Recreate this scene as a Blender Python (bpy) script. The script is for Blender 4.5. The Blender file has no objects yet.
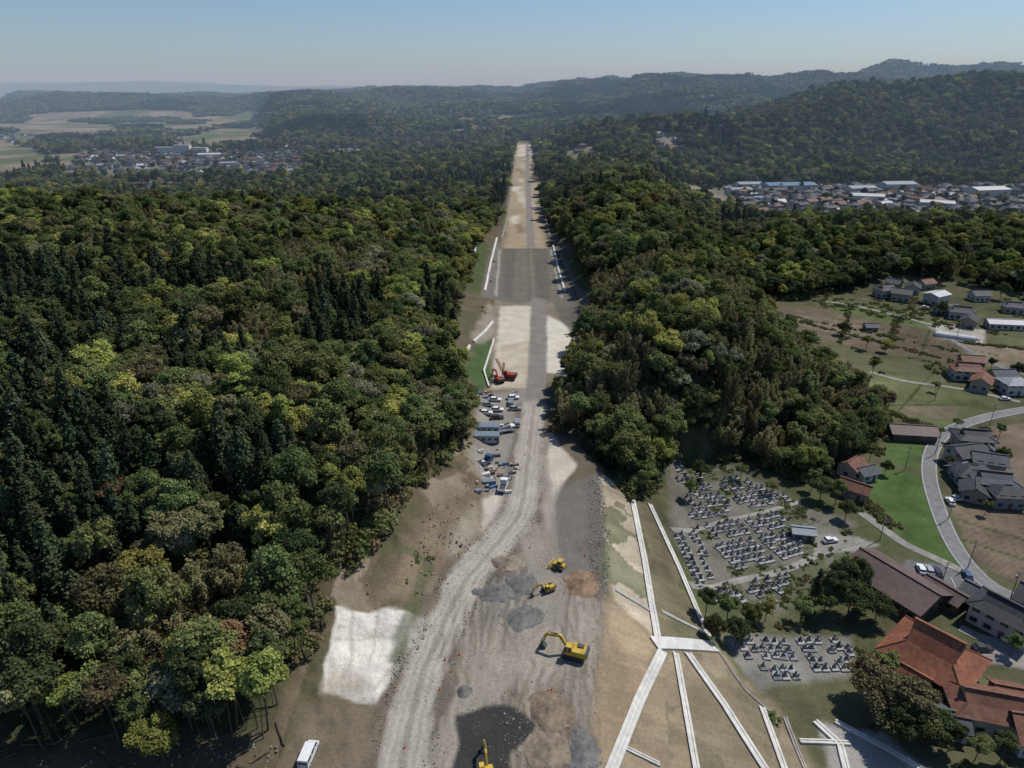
import bpy, math, random, time
import numpy as np
from mathutils import Vector, Matrix
T0=time.time()
rng=np.random.default_rng(7); random.seed(7)
scene=bpy.context.scene
COL=scene.collection

# ---------------------------------------------------------------- noise
def _hash(ix,iy,seed):
    n=(ix*374761393+iy*668265263+seed*974634777)&0xffffffff
    n=((n^(n>>13))*1274126177)&0xffffffff
    n=n^(n>>16)
    return n/4294967295.0
def vnoise(x,y,seed=0):
    x=np.asarray(x,float);y=np.asarray(y,float)
    ix=np.floor(x).astype(np.int64);iy=np.floor(y).astype(np.int64)
    fx=x-ix;fy=y-iy
    fx=fx*fx*(3-2*fx);fy=fy*fy*(3-2*fy)
    a=_hash(ix,iy,seed);b=_hash(ix+1,iy,seed);c=_hash(ix,iy+1,seed);d=_hash(ix+1,iy+1,seed)
    return ((a*(1-fx)+b*fx)*(1-fy)+(c*(1-fx)+d*fx)*fy)*2-1
def fbm(x,y,scale,octs=3,seed=0):
    s=0;a=1;t=0
    x=np.asarray(x,float)/scale;y=np.asarray(y,float)/scale
    for o in range(octs):
        s=s+a*vnoise(x+17.3*o,y-9.1*o,seed+o);t+=a;a*=.5;x=x*2.03;y=y*2.03
    return s/t
def sm(a,b,x):
    t=np.clip((np.asarray(x,float)-a)/(b-a),0,1);return t*t*(3-2*t)
def mix(a,b,t): return a*(1-t)+b*t

# ---------------------------------------------------------------- terrain
def XL(y): return np.interp(y,[60,76,112,134,164,237,459,1500],[-26,-24,-17,-8,-6,-9,-7,12])
def XR(y): return np.interp(y,[60,76,115,171,186,197,218,267,322,459,683,1500],[12,14,20,26,19,14,18,24,25,25,27,40])
def XV(y): return np.interp(y,[150,170,205,212,240,300,450,650,900,1500],[50,52,62,95,138,142,145,200,260,500])
def PLAIN(x,y): return sm(0,120,-(x+320+.35*(y-1200)))*sm(900,1000,y)*(1-sm(2800,3400,y))
def H(x,y):
    x=np.asarray(x,float);y=np.asarray(y,float)
    xl=XL(y);xr=XR(y)
    nA=fbm(x,y,90,3,1); nB=fbm(x,y,280,3,5); nC=fbm(x,y,750,3,11)
    rdg=1-2.2*np.abs(fbm(x,y,330,2,19))
    HL=mix((24+9*nA-4*sm(280,420,y))*sm(64,150,y),-15+11*nB,sm(440,640,y))
    dl=np.maximum(xl-x,0)
    left=HL*(1-np.exp(-dl/50))
    dr=np.maximum(x-xr,0)
    W=28+0.35*np.maximum(0,122-y)
    pn=-17*np.clip(dr/W,0,1)-1.0*sm(0,20,dr-W)
    s=dr/np.maximum(XV(y)-xr,10)
    Ht=(19+6*nA)*sm(176,240,y)*(1-.5*sm(500,800,y))
    ph=Ht*sm(0,.35,s)*(1-sm(.45,1,s))-18*sm(.5,1.0,s)
    ph=ph+(10+5*nA)*sm(425,490,y)*(1-sm(540,640,y))*sm(0,40,x-XV(y))
    hr=mix(pn,ph,sm(172,202,y))
    R2=16+24*nB+32*rdg*sm(60,300,x)+58*sm(250,700,x)*sm(1000,1500,y)*(1+.35*nB)
    hr=mix(hr,R2*sm(0,90,dr),sm(900,1250,y))
    h=np.where(x<xl,left,np.where(x>xr,hr,0.0))
    r=x/np.maximum(y,1)
    S=np.interp(r,[-.8,-.3,-.1,.2,.7],[58,66,90,134,186])
    F=S*sm(1400,3400,y)*(.68+.45*nC+.16*nB+.32*rdg)+ (24*nB+10)*sm(1400,1600,y)*(1-sm(2600,3400,y))
    h=mix(h,F,sm(1430,1750,y))
    h=mix(h,-18,PLAIN(x,y))
    sea=np.maximum(sm(.66,.73,-r)*sm(3300,3900,y),sm(5600,6400,y))
    h=mix(h,-45,sea)
    far=sm(9000,10500,y)*sm(-.85,-.8,r)
    h=h+far*(235*np.interp(r,[-1,-.75,-.5,-.3,.1,1],[.8,.9,1,.8,.75,.9])*(.9+.35*fbm(x,y,1800,3,31)))
    return h

CAMZ=100.0; PITCH=math.radians(23.4); F=683.0
_ts=np.geomspace(50,14000,3500)
def P(u,v):
    """ground survey: terrain point seen along a sight-line of the survey drone photo"""
    a=(u-512)/F;b=(v-384)/F
    dy=math.cos(PITCH)-b*math.sin(PITCH);dz=-math.sin(PITCH)-b*math.cos(PITCH)
    xs=a*_ts;ys=dy*_ts;zs=CAMZ+dz*_ts
    g=zs-H(xs,ys)
    i=int(np.argmax(g<0))
    if i==0: i=len(_ts)-1
    t0,t1=_ts[i-1],_ts[i];g0,g1=g[i-1],g[i]
    t=t0+(t1-t0)*g0/(g0-g1) if g0!=g1 else t1
    x=a*t;y=dy*t
    return (x,y,float(H(x,y)))
def PP(pts): return [P(u,v)[:2] for u,v in pts]

# ---------------------------------------------------------------- materials
def newmat(name):
    m=bpy.data.materials.new(name);m.use_nodes=True
    nt=m.node_tree;nt.nodes.clear()
    out=nt.nodes.new('ShaderNodeOutputMaterial')
    return m,nt,out
def N(nt,t,**k):
    n=nt.nodes.new(t)
    for a,b in k.items(): setattr(n,a,b)
    return n
def mathn(nt,op,a,b=None):
    n=N(nt,'ShaderNodeMath',operation=op)
    for i,q in enumerate((a,b)):
        if q is None: continue
        if isinstance(q,(int,float)): n.inputs[i].default_value=q
        else: nt.links.new(q,n.inputs[i])
    return n.outputs[0]
def scalecol(nt,col,fac):
    n=N(nt,'ShaderNodeVectorMath',operation='SCALE')
    if isinstance(col,tuple): n.inputs[0].default_value=col[:3]
    else: nt.links.new(col,n.inputs[0])
    nt.links.new(fac,n.inputs['Scale']);return n.outputs[0]
def noisef(nt,vec,scale,lo,hi,detail=3):
    n=N(nt,'ShaderNodeTexNoise');n.inputs['Scale'].default_value=scale;n.inputs['Detail'].default_value=detail
    nt.links.new(vec,n.inputs['Vector'])
    r=N(nt,'ShaderNodeMapRange');r.inputs[1].default_value=.3;r.inputs[2].default_value=.7;r.inputs[3].default_value=lo;r.inputs[4].default_value=hi
    nt.links.new(n.outputs['Fac'],r.inputs[0]);return r.outputs[0]
_mc={}
def mat(name,col,rough=.8,metal=0,var=.18,scale=1.5,spec=.3,bump=0,stripes=0):
    if name in _mc: return _mc[name]
    m,nt,out=newmat(name)
    b=N(nt,'ShaderNodeBsdfPrincipled');b.inputs['Roughness'].default_value=rough;b.inputs['Metallic'].default_value=metal
    b.inputs['Specular IOR Level'].default_value=spec
    tc=N(nt,'ShaderNodeTexCoord')
    f=noisef(nt,tc.outputs['Object'],scale,1-var,1+var,5)
    f2=noisef(nt,tc.outputs['Object'],scale*.17,1-var*.7,1+var*.7,2)
    f=mathn(nt,'MULTIPLY',f,f2)
    if stripes:
        w=N(nt,'ShaderNodeTexWave');w.inputs['Scale'].default_value=stripes;w.inputs['Distortion'].default_value=.3
        nt.links.new(tc.outputs['Object'],w.inputs['Vector'])
        f=mathn(nt,'MULTIPLY',f,mathn(nt,'ADD',mathn(nt,'MULTIPLY',w.outputs['Fac'],.35),.8))
    nt.links.new(scalecol(nt,tuple(col),f),b.inputs['Base Color'])
    nt.links.new(b.outputs[0],out.inputs[0]);_mc[name]=m;return m

def leafmat(name,col,trans=.25):
    m,nt,out=newmat(name)
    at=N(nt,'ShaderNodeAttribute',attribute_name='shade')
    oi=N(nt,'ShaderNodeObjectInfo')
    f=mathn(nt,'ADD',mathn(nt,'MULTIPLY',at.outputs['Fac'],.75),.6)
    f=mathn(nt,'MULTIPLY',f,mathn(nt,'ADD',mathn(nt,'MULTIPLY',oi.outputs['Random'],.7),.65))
    hs=N(nt,'ShaderNodeHueSaturation');hs.inputs['Color'].default_value=(*col,1);hs.inputs['Saturation'].default_value=.92
    hr=.012 if 'russet' in name else .055
    nt.links.new(mathn(nt,'ADD',mathn(nt,'MULTIPLY',mathn(nt,'FRACT',mathn(nt,'MULTIPLY',oi.outputs['Random'],7.3)),hr),(.502 if 'russet' in name else .485)-hr/2),hs.inputs['Hue'])
    c=scalecol(nt,hs.outputs[0],f)
    d=N(nt,'ShaderNodeBsdfDiffuse');t=N(nt,'ShaderNodeBsdfTranslucent');mx=N(nt,'ShaderNodeMixShader');mx.inputs[0].default_value=trans
    nt.links.new(c,d.inputs[0]);nt.links.new(c,t.inputs[0])
    nt.links.new(d.outputs[0],mx.inputs[1]);nt.links.new(t.outputs[0],mx.inputs[2]);nt.links.new(mx.outputs[0],out.inputs[0])
    return m

# ---------------------------------------------------------------- mesh builder
class MB:
    def __init__(s): s.v=[];s.f=[];s.m=[];s.mats=[]
    def mi(s,mt):
        if mt not in s.mats: s.mats.append(mt)
        return s.mats.index(mt)
    def add(s,vs,fs,mt):
        o=len(s.v);s.v+= [tuple(v) for v in vs];k=s.mi(mt)
        for f in fs: s.f.append(tuple(o+i for i in f));s.m.append(k)
    def box(s,c,sz,mt,rz=0,R=None,top=(1,1)):
        vs=[]
        M=R if R is not None else Matrix.Rotation(rz,3,'Z')
        for z in (-.5,.5):
            t=top if z>0 else (1,1)
            for x,y in ((-.5,-.5),(.5,-.5),(.5,.5),(-.5,.5)):
                vs.append(M@Vector((x*sz[0]*t[0],y*sz[1]*t[1],z*sz[2]))+Vector(c))
        s.add(vs,[(3,2,1,0),(4,5,6,7),(0,1,5,4),(1,2,6,5),(2,3,7,6),(3,0,4,7)],mt)
    def cyl(s,p0,p1,r0,r1,mt,n=8):
        p0=Vector(p0);p1=Vector(p1);d=(p1-p0).normalized()
        a=d.orthogonal().normalized();b=d.cross(a)
        vs=[]
        for p,r in((p0,r0),(p1,r1)):
            for i in range(n):
                t=2*math.pi*i/n;vs.append(p+a*(r*math.cos(t))+b*(r*math.sin(t)))
        fs=[(i,(i+1)%n,n+(i+1)%n,n+i) for i in range(n)]+[tuple(range(n-1,-1,-1)),tuple(range(n,2*n))]
        s.add(vs,fs,mt)
    def extr(s,prof,y0,y1,mt):
        n=len(prof)
        vs=[(p[0],y0,p[1]) for p in prof]+[(p[0],y1,p[1]) for p in prof]
        fs=[tuple(range(n)),tuple(range(2*n-1,n-1,-1))]+[(i,n+i,n+(i+1)%n,(i+1)%n) for i in range(n)]
        s.add(vs,fs,mt)
    def mesh(s,name):
        me=bpy.data.meshes.new(name);me.from_pydata(s.v,[],s.f)
        for m in s.mats: me.materials.append(m)
        me.polygons.foreach_set('material_index',s.m);me.update();return me
    def obj(s,name,loc=(0,0,0),rz=0,sc=1):
        return put(name,s.mesh(name),loc,rz,sc)
def put(name,me,loc,rz=0,sc=1):
    o=bpy.data.objects.new(name,me);o.location=loc;o.rotation_euler=(0,0,rz)
    o.scale=(sc,sc,sc) if not isinstance(sc,tuple) else sc
    COL.objects.link(o);return o

# ---------------------------------------------------------------- polygons in world xy
def inpoly(x,y,pts):
    ins=np.zeros(x.shape,bool);n=len(pts)
    for i in range(n):
        x0,y0=pts[i];x1,y1=pts[(i+1)%n]
        if y0==y1: continue
        c=((y0>y)!=(y1>y))&(x<(x1-x0)*(y-y0)/(y1-y0)+x0);ins^=c
    return ins
def segdist(x,y,pts,closed=True):
    d=np.full(x.shape,1e9);n=len(pts)
    for i in range(n if closed else n-1):
        x0,y0=pts[i];x1,y1=pts[(i+1)%n]
        L=(x1-x0)**2+(y1-y0)**2+1e-9
        t=np.clip(((x-x0)*(x1-x0)+(y-y0)*(y1-y0))/L,0,1)
        d=np.minimum(d,np.hypot(x-x0-t*(x1-x0),y-y0-t*(y1-y0)))
    return d

VALLEY=PP([(603,478),(640,500),(662,475),(675,450),(700,446),(745,460),(800,480),(835,468),(885,438),(882,415),(845,385),(810,362),(765,325),(745,302),(800,300),(860,287),(890,274),(960,282),(1024,294)])+[(420,425),(420,20),(14,20),(14,76)]
TOWN_R=[(225,650),(260,910),(560,930),(900,900),(900,640)]
TOWN_L=[(-290,960),(-350,1250),(-440,1440),(-860,1440),(-620,970)]
def XTL(y): return np.interp(y,[50,80,100,115,130,155,190,215,245,320,430,560,700,1500],[-38,-38,-38,-37,-31,-21,-12,-18,-23,-27,-22,-12,-7,11])
def XTR(y): return np.interp(y,[165,171,186,197,218,245,267,322,400,459,560,683,1500],[30,30,23,15,18,24,27,41,40,37,28,28,42])
def clearmask(x,y):
    c=(x>XTL(y))&(x<XTR(y))&(y<1500)
    c|=(y<78+3*vnoise(x/9,y*0,3))&(x<0)
    c|=inpoly(x,y,VALLEY)
    c|=inpoly(x,y,TOWN_R)|inpoly(x,y,TOWN_L)
    c|=(PLAIN(x,y)>.6)&(fbm(x,y,150,2,77)<.15)
    c|=(y>680)&(y<2700)&(fbm(x,y,110,2,91)>np.where(x<0,.20,.34))&(x>-.6*y)&(x<.5*y)&(H(x,y)<np.where(x<0,30,34))
    c|=H(x,y)<-21
    return c

# ---------------------------------------------------------------- terrain mesh + ground colours
NR,NC=950,950
yy=np.geomspace(22,13500,NR)
ss=np.linspace(-1.08,1.08,NC)
Y=np.repeat(yy[:,None],NC,1);X=ss[None,:]*(Y+60)
Z=H(X,Y)
x=X.ravel();y=Y.ravel();z=Z.ravel()
rough=fbm(x,y,3.0,3,51)
cm=clearmask(x,y)
incor=(x>XTL(y))&(x<XTR(y))&(y<1450)
bank=incor&(x<XL(y)-1)&(y<420)
z=z+np.where(incor,.16,.0)*rough+np.where(cm,0,.5)*rough+np.where(bank,1.3,0)*fbm(x,y,6,3,55)*sm(0,4,XL(y)-x)
col=np.zeros((len(x),3))
nz=fbm(x,y,40,3,61);nz2=fbm(x,y,9,3,62)
col[:]=(0.050,0.055,0.028)
farf=cm&(y>680)
col[farf]=(0.17,0.145,0.10)
g=fbm(x,y,90,2,71)
k=farf&(g>.18);col[k]=(0.095,0.115,0.055)
k=farf&(g<-.2);col[k]=(0.22,0.19,0.145)
def warp(xs,ys,w):
    return xs+w*fbm(xs,ys,w*4+1,2,81),ys+w*fbm(xs,ys,w*4+1,2,82)
def paint(pts,c,feather=.6,w=.6,px=True,op=1.0,jit=.0):
    if px: pts=PP(pts)
    a=np.array(pts);m=feather+w*2+1
    sel=np.where((x>a[:,0].min()-m)&(x<a[:,0].max()+m)&(y>a[:,1].min()-m)&(y<a[:,1].max()+m))[0]
    if len(sel)==0: return
    xs,ys=warp(x[sel],y[sel],w)
    ins=inpoly(xs,ys,pts);d=segdist(xs,ys,pts)
    t=np.where(ins,.5+.5*np.minimum(d/feather,1),.5-.5*np.minimum(d/feather,1))*op
    if jit: t=t*np.clip(.5+jit*nz2[sel]*2+.5,0,1)
    col[sel]=mix(col[sel],np.array(c),t[:,None])
def line(pts,width,c,feather=.5,w=.4,px=True,op=1.0):
    if px: pts=PP(pts)
    a=np.array(pts);m=width+feather+w*2+1
    sel=np.where((x>a[:,0].min()-m)&(x<a[:,0].max()+m)&(y>a[:,1].min()-m)&(y<a[:,1].max()+m))[0]
    if len(sel)==0: return
    xs,ys=warp(x[sel],y[sel],w)
    d=segdist(xs,ys,pts,False)
    t=np.clip((width/2+feather-d)/feather,0,1)*op
    col[sel]=mix(col[sel],np.array(c),t[:,None])
GRAVEL=(0.215,0.183,0.140);PALE=(0.46,0.42,0.34);TAN=(0.27,0.22,0.15);BROWN=(0.135,0.105,0.070);DGREY=(0.13,0.12,0.10)
BGRASS=(0.072,0.110,0.038);FIELD=(0.16,0.125,0.09);TRACK=(0.325,0.295,0.245)
paint(VALLEY,(0.098,0.097,0.054),2,1.5,px=False)
paint(TOWN_R,(0.15,0.145,0.12),6,6,px=False);paint(TOWN_L,(0.15,0.145,0.115),6,6,px=False)
ysb=np.array([20,60,80,100,115,130,155,190,215,245,320,430,560,700,1000,1450])
paint([(XTL(q)-3,q) for q in ysb]+[(XTR(q)+1,q) for q in ysb[::-1] if q>=171]+[(XR(q),q) for q in (171,115,76,60,20)],BROWN,2,2,px=False)
paint([(-200,20),(-200,78),(-34,80),(-20,20)],(0.105,0.085,0.055),3,3,px=False)
k=incor&(x<XL(y)-1)&(nz2>.02);col[k]=mix(col[k],np.array((.085,.085,.045)),.7)
k=incor&((x<XL(y)-1)|(x>XR(y)+1))&(y>225);col[k]=mix(col[k],np.array((.10,.095,.065)),.55)
k=incor&(x<XL(y)-1)&(nz2<-.25)&(y<200);col[k]=mix(col[k],np.array((.27,.23,.17)),.6)
# formation
paint([(XL(q)-1,q) for q in ysb]+[(XR(q),q) for q in ysb[::-1]],GRAVEL,1.2,1.2,px=False)
k=(x>XL(y))&(x<XR(y))&(y<1450)
col[k]*=(1+.32*nz[k]+.24*nz2[k])[:,None]
# far formation
xc=lambda q:(XL(q)+XR(q))/2
paint([(xc(q)-14,q) for q in (455,560,700,1000,1400)]+[(xc(q)+14,q) for q in (1400,1000,700,560,455)],(0.32,0.26,0.175),2,2,px=False)
for q in range(480,1400,38):
    c=random.choice([PALE,TAN,(0.40,.34,.26),(0.20,.18,.15),(0.52,.47,.39),(0.13,.13,.075),(0.20,.15,.10)])
    x0=xc(q)-15+random.random()*16
    paint([(x0,q),(x0+4+random.random()*10,q),(x0+4+random.random()*10,q+40),(x0,q+35)],c,2,2,px=False,op=.85)
paint([(xc(q)-13,q) for q in (1150,1400)]+[(xc(q)+13,q) for q in (1400,1150)],(0.52,.46,.40),6,6,px=False,jit=.6)
line([(xc(q)+4,q) for q in (300,455,700,1000,1400)],5,(0.22,.20,.175),1,.5,px=False)
# dark cutting section with grey stepped sides
paint([(500,248),(549,248),(553,302),(501,302)],DGREY,1.5,1)
paint([(495,238),(503,248),(504,300),(480,296)],(0.15,.14,.12),1,.8)
paint([(549,246),(558,246),(606,312),(597,330),(552,300)],(0.15,.138,.115),1.5,1.2)
line([(500,250),(496,296)],.7,(0.30,.28,.24),.5,.3);line([(551,250),(562,298)],.7,(0.30,.28,.24),.5,.3);line([(556,250),(580,304)],.8,(0.08,.08,.06),.5,.3)
line([(520,300),(522,250)],6,(0.16,.145,.12),2)
line([(534,300),(531,250)],1.5,(0.17,.155,.13),1)
# pale formation
paint([(500,306),(534,306),(533,388),(492,388),(497,340)],(0.50,.45,.36),.8,.6)
paint([(500,345),(532,340),(532,388),(494,388)],(0.42,.365,.28),.8,1,jit=.6)
paint([(546,315),(562,322),(580,338),(575,376),(546,372)],(0.54,.50,.41),.8,.6)
paint([(552,300),(600,322),(582,338),(560,320)],(0.13,.12,.10),1,.8)
paint([(533,300),(547,300),(545,380),(532,400)],(0.18,.165,.14),.8,.4)
# left cut slope grass / concrete
paint([(462,372),(478,345),(492,330),(490,385),(480,392)],(0.065,.10,.042),1,1)
paint([(470,338),(490,300),(498,330),(480,345)],(0.24,.21,.165),1,1)
paint([(463,262),(480,240),(489,245),(480,292),(470,290)],(0.07,.09,.042),1,1)
paint([(562,250),(574,262),(590,290),(582,292)],(0.07,.09,.042),1,1)
# yard + right strip
paint([(545,380),(565,392),(566,430),(600,472),(575,500),(556,505),(540,432)],(0.13,.11,.08),1,1)
paint([(478,392),(532,388),(528,440),(520,500),(495,500),(470,460)],(0.24,.22,.19),1,1)
paint([(541,434),(552,434),(577,466),(560,490),(549,535),(541,505)],(0.46,.415,.335),.5,.5)
paint([(483,500),(500,490),(517,505),(508,525),(488,548),(480,530)],(0.46,.42,.35),.7,.9)
paint([(395,545),(440,500),(480,480),(482,545),(455,570),(425,600),(350,610)],(0.155,.12,.082),2,3,jit=.5)
paint([(445,540),(478,500),(480,548),(455,562)],(0.26,.225,.17),1.5,2,jit=.6)
paint([(398,560),(440,520),(452,560),(420,600),(370,605)],(0.20,.155,.105),1,3,jit=.8)
# shotcrete patch
paint([(336,608),(426,616),(414,645),(400,665),(378,704),(352,700),(322,688),(330,650)],(0.62,.585,.51),.3,1.0)
paint([(330,665),(372,685),(360,700),(324,688)],(0.42,.38,.31),1,1.5,jit=.6)
for a_,b_ in (((345,655),(372,690)),((372,690),(420,640)),((340,625),(400,640)),((355,612),(350,690)),((380,612),(372,660)),((335,640),(420,628))):
    line([a_,b_],.35,(0.38,.345,.29),.35,.9,op=.6)
# wide gravel
paint([(556,490),(598,475),(606,520),(606,600),(575,610),(553,560),(550,520)],(0.16,.147,.125),1.5,1.5)
paint([(585,480),(600,475),(610,545),(604,600),(590,600)],(0.135,.12,.10),1,1)
paint([(470,575),(530,560),(560,575),(560,610),(520,635),(465,610)],(0.14,.13,.112),1.5,2,jit=.5)
paint([(568,575),(600,572),(600,600),(572,592)],(0.22,.14,.085),1,1.5)
paint([(455,640),(590,620),(598,690),(560,700),(450,700)],(0.27,.235,.185),2,3,jit=.6)
paint([(510,690),(562,688),(590,768),(535,790),(520,740)],(0.175,.135,.09),1.5,2)
paint([(570,730),(596,735),(596,775),(565,775)],(0.11,.105,.10),1,1)
paint([(300,700),(330,695),(380,705),(370,780),(280,780)],(0.16,.13,.092),1.5,2)
# haul road
HR=[(538,300),(538,350),(536,392),(531,432),(526,480),(522,512),(500,540),(465,580),(436,640),(414,700),(396,800)]
hp=PP(HR)
for it in range(2):
    n_=[hp[0]]
    for a,b in zip(hp[:-1],hp[1:]): n_+=[(a[0]*.75+b[0]*.25,a[1]*.75+b[1]*.25),(a[0]*.25+b[0]*.75,a[1]*.25+b[1]*.75)]
    n_.append(hp[-1]);hp=n_
far_=[p for p in hp if p[1]>195]
near_=[p for p in hp if p[1]<215]
line(near_,10.5,(0.125,.107,.08),1.6,1.2,px=False,op=.65)
line(far_,6.5,(0.21,.195,.17),.8,.4,px=False)
line(near_,7.0,TRACK,1.0,1.0,px=False)
for i in range(90):
    u0=random.uniform(440,590);v0=random.uniform(565,720);L=random.uniform(30,90);dx=(u0-520)*.12
    pts=[(u0,v0),(u0+dx*.5+random.uniform(-8,8),v0+L*.5),(u0+dx+random.uniform(-16,16),v0+L)]
    c=random.choice([(0.34,.30,.245),(0.125,.107,.082),(0.29,.26,.21)])
    line(pts,.3,c,.4,.4,op=.5)
    line([(a+11,b) for a,b in pts],.3,c,.4,.4,op=.5)
line([(524,515),(533,545),(545,580),(542,620),(515,660),(470,705),(440,760)],4.5,(0.29,.26,.215),1.2,1,op=.65)
line([(532,430),(543,470),(546,500),(553,560),(556,620)],2.5,(0.27,.24,.20),1,.8,op=.6)
for off in (-2.4,-1.0,1.1,2.5):
    line([(a+off,b) for a,b in near_],.4,(0.42,.39,.335),.35,.4,px=False,op=.55)
line([(a-.1,b) for a,b in near_],.6,(0.23,.205,.17),.5,.4,px=False,op=.6)
line([(395,545),(430,560),(415,600),(395,660)],1.6,(0.09,.10,.05),1,.8,op=.7)
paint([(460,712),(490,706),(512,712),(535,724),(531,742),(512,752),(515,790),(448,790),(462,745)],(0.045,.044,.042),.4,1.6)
# embankment slope
paint([(600,474),(634,497),(658,640),(612,600),(606,540)],(0.38,.32,.235),.8,.6)
paint([(633,497),(652,506),(710,638),(660,640)],(0.155,.135,.085),.6,.5,jit=.2)
paint([(608,595),(658,640),(640,700),(612,768),(590,800),(596,700)],(0.265,.20,.13),1,1)
paint([(664,648),(716,646),(770,700),(830,790),(600,800)],(0.21,.172,.115),1,.8)
paint([(664,655),(676,655),(700,790),(610,790)],(0.24,.19,.125),1,.8)
k=(x>XR(y))&(x<XR(y)+45)&(y<172)
col[k]*=(1+.22*nz2[k]+.18*fbm(x[k]*.5,y[k]*5,6,3,99))[:,None]
k=k&(fbm(x,y,7,3,44)>.2)&(((x>XR(y)+12)&(y<118))|(x>XR(y)+15));col[k]=mix(col[k],np.array((.095,.095,.055)),.4)
paint([(820,722),(885,735),(930,770),(830,790)],(0.30,.28,.25),.6,.8)
# cemetery ground
paint([(668,452),(705,452),(745,470),(790,500),(855,520),(850,550),(800,610),(720,610),(690,560),(668,520)],(0.165,.155,.125),1.5,2)
k=inpoly(x,y,VALLEY)&(x<110)&(y>118)&(y<210)&(nz2>.12);col[k]=mix(col[k],np.array((.065,.08,.035)),.7)
paint([(725,636),(850,636),(852,675),(760,690),(735,660)],(0.20,.19,.165),1,1)
# fields
paint([(868,470),(905,470),(925,478),(945,530),(965,570),(925,560),(890,525),(865,500)],BGRASS,.6,.4)
paint([(885,440),(925,446),(922,470),(884,462)],(0.075,.11,.04),.6,.4)
paint([(950,505),(1040,515),(1060,600),(1000,575),(972,555)],FIELD,.6,.3)
paint([(985,428),(1040,420),(1050,500),(1010,495),(990,460)],(0.17,.135,.10),.6,.3)
paint([(825,372),(880,372),(1000,400),(985,412),(940,432),(885,410)],(0.105,.115,.055),.8,.6)
paint([(850,380),(880,378),(950,392),(950,402),(880,396)],(0.13,.135,.065),.8,.6)
paint([(895,402),(960,405),(955,420),(905,416)],(0.15,.13,.085),.6,.5)
paint([(765,306),(830,308),(960,340),(1000,352),(950,362),(880,352),(800,335)],(0.125,.10,.072),.8,.6)
paint([(780,312),(850,322),(905,340),(860,340),(800,325)],(0.165,.135,.10),.6,.6)
paint([(830,300),(900,312),(960,330),(900,325),(832,312)],(0.085,.11,.045),.8,.6)
paint([(960,342),(1040,350),(1040,372),(975,365)],(0.17,.14,.10),.8,.6)
paint([(930,322),(985,330),(985,345),(940,338)],(0.34,.31,.26),.8,.5)
for (u0,v0,u1,v1) in ((770,312,960,352),(800,322,940,358),(830,318,1000,356),(880,405,1000,404),(960,520,1040,545),(965,540,1040,565),(850,308,840,345),(900,318,885,350),(930,330,920,356),(930,375,900,410)):
    line([(u0,v0),(u1,v1)],.7,(0.06,.072,.032),.5,.4)
for t in np.linspace(0,1,16):
    line([(952+40*t*.9,507+60*t),(1050,518+75*t)],.25,(0.115,.088,.062),.3,.05,op=.7)
# village paving
paint([(905,560),(985,570),(990,605),(945,612),(925,590),(905,575)],(0.15,.15,.145),.4,.1)
paint([(985,640),(1060,640),(1060,675),(975,660)],(0.30,.28,.25),.5,.3)
paint([(815,535),(850,535),(880,545),(860,552),(815,552)],(0.26,.245,.215),.5,.4)
k=inpoly(x,y,VALLEY)&(y>100)
col[k]*=(1+.3*nz[k]+.28*nz2[k]+.2*rough[k])[:,None]
k=(~cm);col[k]*=(1+.3*nz2[k])[:,None]
col=np.clip(col,.01,.8)

me=bpy.data.meshes.new('ground')
nv=NR*NC
me.vertices.add(nv);me.vertices.foreach_set('co',np.stack([x,y,z],1).astype(np.float32).ravel())
ii=np.arange(NR*NC).reshape(NR,NC)
q=np.stack([ii[:-1,:-1],ii[:-1,1:],ii[1:,1:],ii[1:,:-1]],-1).reshape(-1,4)
nf=len(q)
me.loops.add(nf*4);me.loops.foreach_set('vertex_index',q.ravel().astype(np.int32))
me.polygons.add(nf);me.polygons.foreach_set('loop_start',(np.arange(nf)*4).astype(np.int32))
me.polygons.foreach_set('use_smooth',np.ones(nf,bool))
ca=me.color_attributes.new('soil','FLOAT_COLOR','POINT')
ca.data.foreach_set('color',np.concatenate([col,np.ones((nv,1))],1).astype(np.float32).ravel())
me.update(calc_edges=True)
m,nt,out=newmat('soil_and_gravel')
at=N(nt,'ShaderNodeAttribute',attribute_name='soil');ge=N(nt,'ShaderNodeNewGeometry')
f=mathn(nt,'MULTIPLY',noisef(nt,ge.outputs['Position'],.16,.88,1.12,5),noisef(nt,ge.outputs['Position'],1.3,.88,1.12,5))
f=mathn(nt,'MULTIPLY',f,noisef(nt,ge.outputs['Position'],5.0,.82,1.18,2))
b=N(nt,'ShaderNodeBsdfDiffuse');nt.links.new(scalecol(nt,at.outputs['Color'],f),b.inputs[0])
bp=N(nt,'ShaderNodeBump');bp.inputs['Strength'].default_value=.5;bp.inputs['Distance'].default_value=.3
n=N(nt,'ShaderNodeTexNoise');n.inputs['Scale'].default_value=1.6;n.inputs['Detail'].default_value=6;nt.links.new(ge.outputs['Position'],n.inputs['Vector'])
nt.links.new(n.outputs['Fac'],bp.inputs['Height']);nt.links.new(bp.outputs[0],b.inputs['Normal'])
nt.links.new(b.outputs[0],out.inputs[0]);me.materials.append(m)
COL.objects.link(bpy.data.objects.new('ground',me))
print('terrain',time.time()-T0)

# sea
mb=MB();wm=mat('sea_water',(0.06,0.12,0.17),.25,0,.1,.01,.5)
mb.add([(-60000,-3000,-24),(60000,-3000,-24),(60000,60000,-24),(-60000,60000,-24)],[(0,1,2,3)],wm);mb.obj('sea')

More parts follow.
